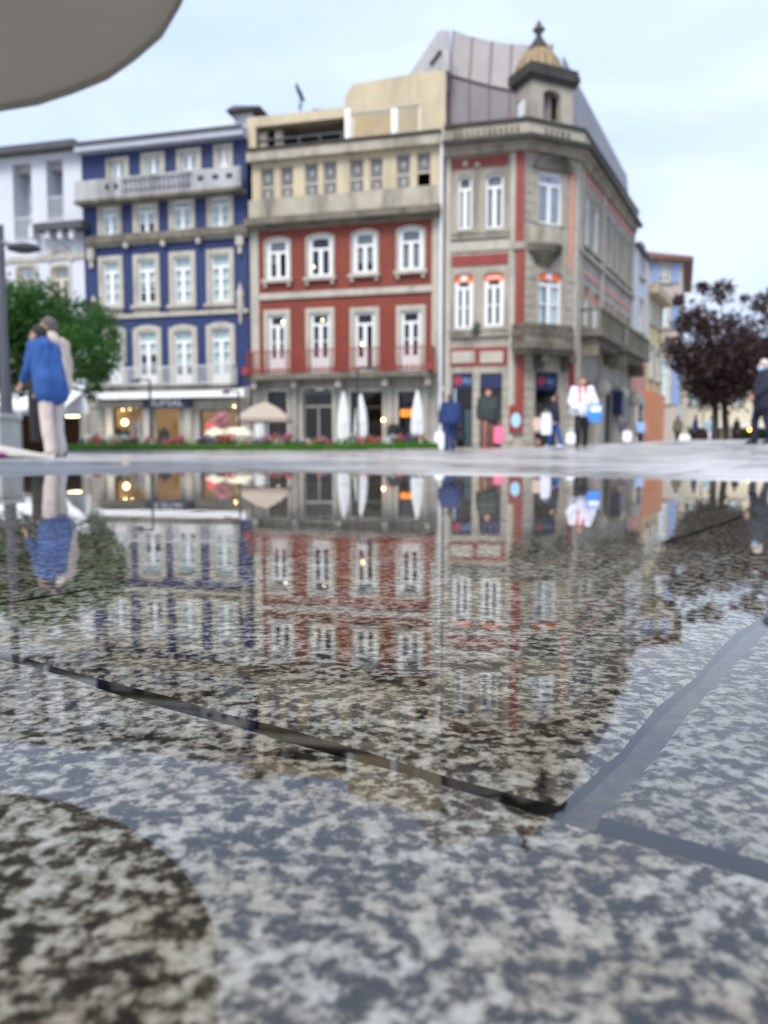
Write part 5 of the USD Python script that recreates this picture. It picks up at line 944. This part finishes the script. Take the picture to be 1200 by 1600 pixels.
# ------------------------------------------------------------------ people
MF = manifold3d.Manifold
def sph(c, r, n=14): return MF.sphere(r, n).translate([float(x) for x in c])
def bone(a, b, ra, rb, n=14): return MF.batch_hull([sph(a, ra, n), sph(b, rb, n)])
def fuse(ms): return MF.batch_boolean(ms, manifold3d.OpType.Add)
def smooth_mesh(m, edge=.03, it=8):
    m = m.refine_to_length(edge).to_mesh(); t = trimesh.Trimesh(np.array(m.vert_properties)[:, :3], np.array(m.tri_verts), process=True); trimesh.smoothing.filter_taubin(t, lamb=.5, nu=.53, iterations=it); return t
def person(label, px, ytop, yfoot, Y, face, top, bottom, hair, shoe, armL=None, armR=None, stoop=0.0, stride=.12, shorts=False, female=False, longhair=False, mask=False, bulk=1.0, headturn=0.0, skirt=False, extra=None, coat=0.0, scarf=None):
    """face: heading in degrees, 0 = away from the camera (+y), 180 = towards it, 90 = to the left. arms: (elbow, wrist) offsets (side, forward, up) from the shoulder."""
    p = at(px, yfoot, Y); g = float(gz(p[0], Y)); Ht = at(px, ytop, Y)[2] - g; k = Ht / (1.76 - stoop * .25)
    th = Thing('person', label, 'person', (p[0], Y, g))
    sh = (.185 if not female else .165) * bulk
    lean = lambda z: stoop * max(z - .95, 0) * .55
    J = lambda x, y, z: np.array([x, y + lean(z), z])
    hips = [J(s * .085, 0, .93) for s in (-1, 1)]; knees = [J(s * .095, s * stride * .7 + .03, .5) for s in (-1, 1)]; ank = [J(s * .1, s * stride - .02, .085) for s in (-1, 1)]
    shd = [J(s * sh, 0, 1.425) for s in (-1, 1)]; hx = J(0, .02 + stoop * .1, 1.62 - stoop * .12)
    arms = [armL or ((-.06, -.03, -.29), (-.05, .04, -.54)), armR or ((.06, -.03, -.29), (.05, .04, -.54))]
    el = [shd[i] + np.array(arms[i][0]) for i in (0, 1)]; wr = [shd[i] + np.array(arms[i][1]) for i in (0, 1)]
    ca, sa = math.cos(headturn), math.sin(headturn)
    Hd = lambda x, y, z: hx + np.array([x * ca - y * sa, x * sa + y * ca, z])
    tb_ = .088 * min(bulk, 1)
    head = MF.batch_hull([sph(Hd(0, -.012, .035), .087, 20), sph(Hd(0, .03, .0), .07, 18), sph(Hd(0, .045, -.075), .042, 14), sph(Hd(0, .0, -.05), .06, 14)])
    body = [head, bone(hx - [0, .01, .09], J(0, -.01, 1.42), .055, .065), MF.batch_hull([sph(shd[0] - [0, 0, .02], .05), sph(shd[1] - [0, 0, .02], .05), sph(J(-tb_, .02, 1.2), tb_), sph(J(tb_, .02, 1.2), tb_)]), MF.batch_hull([sph(J(-tb_, .02, 1.2), tb_), sph(J(tb_, .02, 1.2), tb_), sph(hips[0], .09), sph(hips[1], .09)]),
            bone(Hd(0, .095, .005), Hd(0, .112, -.022), .012, .017, 10), bone(Hd(-.03, .09, -.058), Hd(.03, .09, -.058), .009, .009, 8), sph(Hd(-.085, -.005, -.01), .026, 10), sph(Hd(.085, -.005, -.01), .026, 10)]
    for i, s in enumerate((-1, 1)):
        body += [bone(shd[i], el[i], .05, .04), bone(el[i], wr[i], .039, .027), bone(hips[i], knees[i], .082, .055), bone(knees[i], ank[i], .055, .037), bone(ank[i], ank[i] + [0, .13, -.045], .036, .03)]
        f = wr[i] - el[i]; f /= np.linalg.norm(f); side = np.array([-s * .25, 1.0, .1]); side -= f * (side @ f); side /= np.linalg.norm(side); nrm = np.cross(f, side) * s
        pc = wr[i] + f * .085; body += [MF.batch_hull([sph(wr[i], .024, 10), sph(pc + side * .026, .014, 10), sph(pc - side * .028, .013, 10)])]
        for q, ln in zip((.028, .009, -.010, -.028), (.068, .076, .07, .055)):
            a = pc + side * q; m_ = a + f * ln * .5 + nrm * .004; body += [bone(a, m_, .0088, .0082, 8), bone(m_, m_ + f * ln * .45 + nrm * ln * .35, .0082, .007, 8)]
        tb = wr[i] + f * .03 + side * .022; body += [bone(tb, tb + f * .03 + side * .03, .011, .0095, 8), bone(tb + f * .03 + side * .03, tb + f * .065 + side * .034, .0095, .008, 8)]
    R = trimesh.transformations.rotation_matrix(math.radians(face), [0, 0, 1]); R[:3, 3] = [p[0], Y, g]; S = np.diag([k, k, k, 1.0]); T = R @ S
    def put(name, m, mat, **kw): return th.part(name, m.copy().apply_transform(T), mat, smooth=True, **kw)
    put('body', smooth_mesh(fuse(body), .03, 6), M['skin'])
    put('eye', cat(ball(.011, Hd(-.031, .082, .012), 1), ball(.011, Hd(.031, .082, .012), 1)), M['eye_dark'])
    hem = .86 - coat
    jac = [MF.batch_hull([sph(shd[0] - [0, 0, .015], .075), sph(shd[1] - [0, 0, .015], .075), sph(J(-.11 * bulk, .02, 1.18), .125 * bulk), sph(J(.11 * bulk, .02, 1.18), .125 * bulk)]), MF.batch_hull([sph(J(-.11 * bulk, .02, 1.18), .125 * bulk), sph(J(.11 * bulk, .02, 1.18), .125 * bulk), sph(J(-.105 * bulk, .0, hem + .06), .14 * bulk), sph(J(.105 * bulk, .0, hem + .06), .14 * bulk), sph(J(-.1 * bulk, .0, .97), .14 * bulk), sph(J(.1 * bulk, .0, .97), .14 * bulk)]), bone(J(0, -.01, 1.43), J(0, -.005, 1.475), .085, .07)]
    for i in (0, 1): jac += [bone(shd[i], el[i], .072 * bulk, .06 * bulk), bone(el[i], el[i] + (wr[i] - el[i]) * .93, .06 * bulk, .045 * bulk)]
    jm = smooth_mesh(fuse(jac), .022, 8); v = np.array(jm.vertices); w_ = meshkit.fbm(v * [17, 17, 6] + 31 * px, 3) - .2; jm.vertices = v + jm.vertex_normals * (w_ * .05)[:, None]
    put('jacket' if coat else 'top', jm, M[top])
    if skirt:
        put('skirt', smooth_mesh(MF.batch_hull([sph(hips[0], .12), sph(hips[1], .12), sph(knees[0] + [0, 0, .06], .11), sph(knees[1] + [0, 0, .06], .11)]), .04, 4), M[bottom])
    else:
        tr = [MF.batch_hull([sph(hips[0] + [0, 0, .03], .115 * bulk), sph(hips[1] + [0, 0, .03], .115 * bulk), sph(hips[0] * .9 + hips[1] * .1 - [0, 0, .06], .1), sph(hips[1] * .9 + hips[0] * .1 - [0, 0, .06], .1)])]
        for i in (0, 1): tr += [bone(hips[i], knees[i], .105 * bulk, .08)] + ([] if shorts else [bone(knees[i], ank[i] + [0, 0, .02], .08, .072)])
        tm_ = smooth_mesh(fuse(tr), .035, 6); v = np.array(tm_.vertices); tm_.vertices = v + tm_.vertex_normals * ((meshkit.fbm(v * [13, 13, 6] + 7 * px, 3) - .5) * .036)[:, None]
        put('trousers' if not shorts else 'shorts', tm_, M[bottom])
    for i in (0, 1): put('shoe', smooth_mesh(MF.batch_hull([sph(ank[i] + [0, -.03, -.03], .045, 12), sph(ank[i] + [0, .03, -.02], .045, 12), sph(ank[i] + [0, .15, -.052], .034, 12), sph(ank[i] + [0, -.045, -.05], .034, 12)]), .03, 3), M[shoe])
    hr = fuse([sph(Hd(0, -.02, .045), .098, 20)] + ([MF.batch_hull([sph(Hd(0, -.05, .0), .085), sph(Hd(0, -.05, -.1), .07)])] if longhair else [sph(Hd(0, -.045, -.01), .078)])) - MF.cube([.3, .2, .3], True).rotate([0, 0, math.degrees(headturn)]).translate([float(x) for x in Hd(0, .128, -.085)])
    put('hair', smooth_mesh(hr, .025, 3), M[hair])
    if mask: put('face_mask', smooth_mesh(MF.batch_hull([sph(Hd(0, .075, -.03), .045), sph(Hd(0, .06, -.075), .045), sph(Hd(-.05, .03, -.05), .04), sph(Hd(.05, .03, -.05), .04)]), .03, 3), M['cloth_mask_blue'])
    if scarf: put('scarf', smooth_mesh(fuse([bone(J(-.07, .07, 1.47), J(-.08, .16, 1.05), .04, .035), bone(J(.07, .07, 1.47), J(.07, .16, 1.15), .04, .035), bone(J(-.08, .0, 1.47), J(.08, .0, 1.47), .06, .06)]), .035, 5), M[scarf])
    hands = [(T @ np.append(wr[i] + (wr[i] - el[i]) / np.linalg.norm(wr[i] - el[i]) * .13, 1))[:3] for i in (0, 1)]
    return th, hands
def bag(label, hand, w, h, mat, name='carrier_bag', cat_='bag', handle=.16, trim=None):
    """A soft carrier bag hanging from a hand."""
    top = hand - np.array([0, 0, handle]); nz, nt = 12, 24; V, F_ = [], []
    for i in range(nz + 1):
        t = i / nz; z = top[2] - h * t; ww = w / 2 * (.72 + .36 * math.sin(math.pi * min(t + .12, 1) * .62)) * (1 if t < .93 else .82); dd = ww * (.28 + .3 * t)
        for q in range(nt): a = 2 * np.pi * q / nt; V.append((top[0] + ww * np.sign(math.cos(a)) * abs(math.cos(a)) ** .7 + .01 * math.sin(5 * a + 9 * t), top[1] + dd * math.sin(a), z))
    for i in range(nz):
        for q in range(nt): a_, b_ = i * nt + q, i * nt + (q + 1) % nt; F_ += [[a_, b_, b_ + nt], [a_, b_ + nt, a_ + nt]]
    c = len(V); V += [(top[0], top[1], top[2] - h)]; F_ += [[nz * nt + (q + 1) % nt, nz * nt + q, c] for q in range(nt)]
    th = Thing(name, label, cat_, (top[0], top[1], top[2] - h)); th.part('sack', trimesh.Trimesh(V, F_, process=False), M[mat], smooth=True)
    for s in (-1, 1): th.part('handle', tube((top[0] + s * w * .25, top[1], top[2] + .01), hand, .008, n=6), M[mat])
    if trim: th.part('bag_panel', bx(top[0] - w * .4, top[0] + w * .4, top[1] - w * .24, top[1] - w * .2, top[2] - h * .45, top[2] - h * .12), M[trim])
hang = lambda s: ((s * .07, -.02, -.29), (s * .10, .0, -.54))
person('person in cobalt blue cardigan and pale trousers, stooping, seen from behind', 84, 513, 715, 9.5, 62, 'cloth_cobalt', 'cloth_stone_pink', 'cloth_hair_dark', 'cloth_sand', armL=((-.03, .08, -.28), (.0, .24, -.43)), armR=((.02, .05, -.28), (.0, .2, -.46)), stoop=.45, stride=.05, female=True, bulk=.86, headturn=.35, coat=.1)
t_, h_ = person('taller grey-haired person in a sand sweater behind the blue cardigan', 92, 497, 712, 10.4, 68, 'cloth_sand', 'cloth_pale_grey', 'cloth_hair_grey', 'cloth_teal_shoe', armR=((.05, -.02, -.28), (.05, .02, -.5)), stride=.12, bulk=.86, headturn=.4, stoop=.2)
bp = at(57, 700, 10.2); dk = Thing('dark_coat', 'long black coat hanging beside the couple by the green tree', 'coat', (bp[0], 10.6, 0.06))
zt_, z0 = at(57, 560, 10.6)[2], at(57, 690, 10.6)[2]; xs_ = at(55, 600, 10.6)[0]; dk.part('coat_cloth', lathe([(.001, z0), (.1, z0), (.12, (z0 + zt_) / 2), (.09, zt_ - .1), (.03, zt_), (.001, zt_)], (xs_ + .02, 10.6, 0), 20), M['cloth_black'], smooth=40)
t_, h_ = person('person in navy blue work clothes seen from behind, holding bags, by the downpipe', 703, 615, 705, 22.8, 4, 'cloth_navy', 'cloth_navy', 'cloth_hair_grey', 'cloth_black', armL=hang(-1), armR=hang(1), stride=.07, bulk=1.12)
bag('white carrier bag in the left hand of the person in navy', h_[0], .3, .52, 'cloth_bag_white'); bag('small black bag in the right hand of the person in navy', h_[1], .28, .3, 'cloth_black', handle=.1)
t_, h_ = person('person in dark green top and rust trousers standing at the shop door', 762, 607, 699, 22.5, 178, 'cloth_forest', 'cloth_rust', 'cloth_hair_brown', 'cloth_red_shoe', armL=hang(-1), stride=.14, bulk=1.08)
bag('bright pink carrier bag held by the person at the shop door', h_[0], .3, .5, 'cloth_pink_bag', handle=.08)
person('small person in a blush top and black skirt beside the dark doorway', 841, 646, 702, 23.5, 20, 'cloth_blush', 'cloth_black', 'cloth_hair_brown', 'cloth_black', female=True, skirt=True, stride=.06, bulk=1.25)
t_, h_ = person('person in black top and blue jeans walking left with a bag', 867, 616, 703, 22.8, 75, 'cloth_navy_dark', 'cloth_denim', 'cloth_hair_brown', 'cloth_white_shoe', armL=hang(-1), stride=.2)
bag('pale blue and white bag beside the jeans of the walking person', at(854, 640, 22.4), .3, .62, 'cloth_linen', handle=.1)
t_, h_ = person('person in pale shirt with coral scarf and black trousers facing the camera', 908, 588, 702, 18.2, 172, 'cloth_linen', 'cloth_black', 'cloth_hair_brown', 'cloth_olive', armL=((-.12, .0, -.27), (-.13, .12, -.40)), armR=((.08, .02, -.28), (-.02, .2, -.46)), stride=.1, female=True, bulk=1.15, longhair=True, scarf='cloth_coral')
bag('bright blue and white shopping bag on the arm of the scarf wearer', at(930, 626, 17.9), .3, .4, 'cloth_bag_blue', handle=.08, trim='cloth_bag_white'); bag('white bag hanging low beside black trousers', at(892, 668, 18.0), .2, .26, 'cloth_bag_white', handle=.12)
t_, h_ = person('small distant person in plum top and jeans near the stone gate piers', 973, 652, 698, 36, 170, 'cloth_plum', 'cloth_denim', 'cloth_hair_dark', 'cloth_black', stride=.1); bag('white bag held by the person in plum', at(980, 668, 35.7), .45, .5, 'cloth_bag_white')
person('distant person in pale blue shirt and black trousers by the narrow house', 1000, 654, 697, 38, 5, 'cloth_sky_shirt', 'cloth_black', 'cloth_hair_dark', 'cloth_black', stride=.08, bulk=1.15)
t_, h_ = person('distant person in navy jacket walking left of the tree trunks', 1086, 648, 696, 34, 60, 'cloth_navy', 'cloth_black', 'cloth_hair_brown', 'cloth_black', stride=.18, bulk=1.1); bag('white bag carried by the person in navy near the tree', at(1070, 675, 33.7), .5, .5, 'cloth_bag_white', handle=.1)
person('distant person in pale checked shirt in front of the tree trunks', 1110, 650, 696, 35, 175, 'cloth_plaid', 'cloth_linen', 'cloth_hair_grey', 'cloth_black', stride=.1, bulk=1.2)
person('distant person in olive clothes by the orange wall', 1058, 650, 695, 42, 10, 'cloth_olive', 'cloth_black', 'cloth_hair_dark', 'cloth_black', stride=.1)
person('white-haired person in dark navy coat and pale blue face mask at right edge', 1190, 561, 692, 16.2, 75, 'cloth_navy_dark', 'cloth_navy_dark', 'cloth_hair_white', 'cloth_black', armL=((-.08, .03, -.28), (-.05, .2, -.42)), stride=.14, mask=True, bulk=1.2, coat=.1, headturn=.25)
person('person in black with a pale apron on the terrace by the closed parasols', 614, 655, 702, 26, 170, 'cloth_black', 'cloth_linen', 'cloth_hair_dark', 'cloth_black', stride=.05)
person('person in a red top behind the cream counter', 331, 652, 700, 25.2, 180, 'cloth_coral', 'cloth_black', 'cloth_hair_dark', 'cloth_black', stride=.05)
person('dark-clothed person half hidden by the purple tree trunk', 1150, 652, 695, 33, 100, 'cloth_black', 'cloth_navy_dark', 'cloth_hair_dark', 'cloth_black', stride=.15)
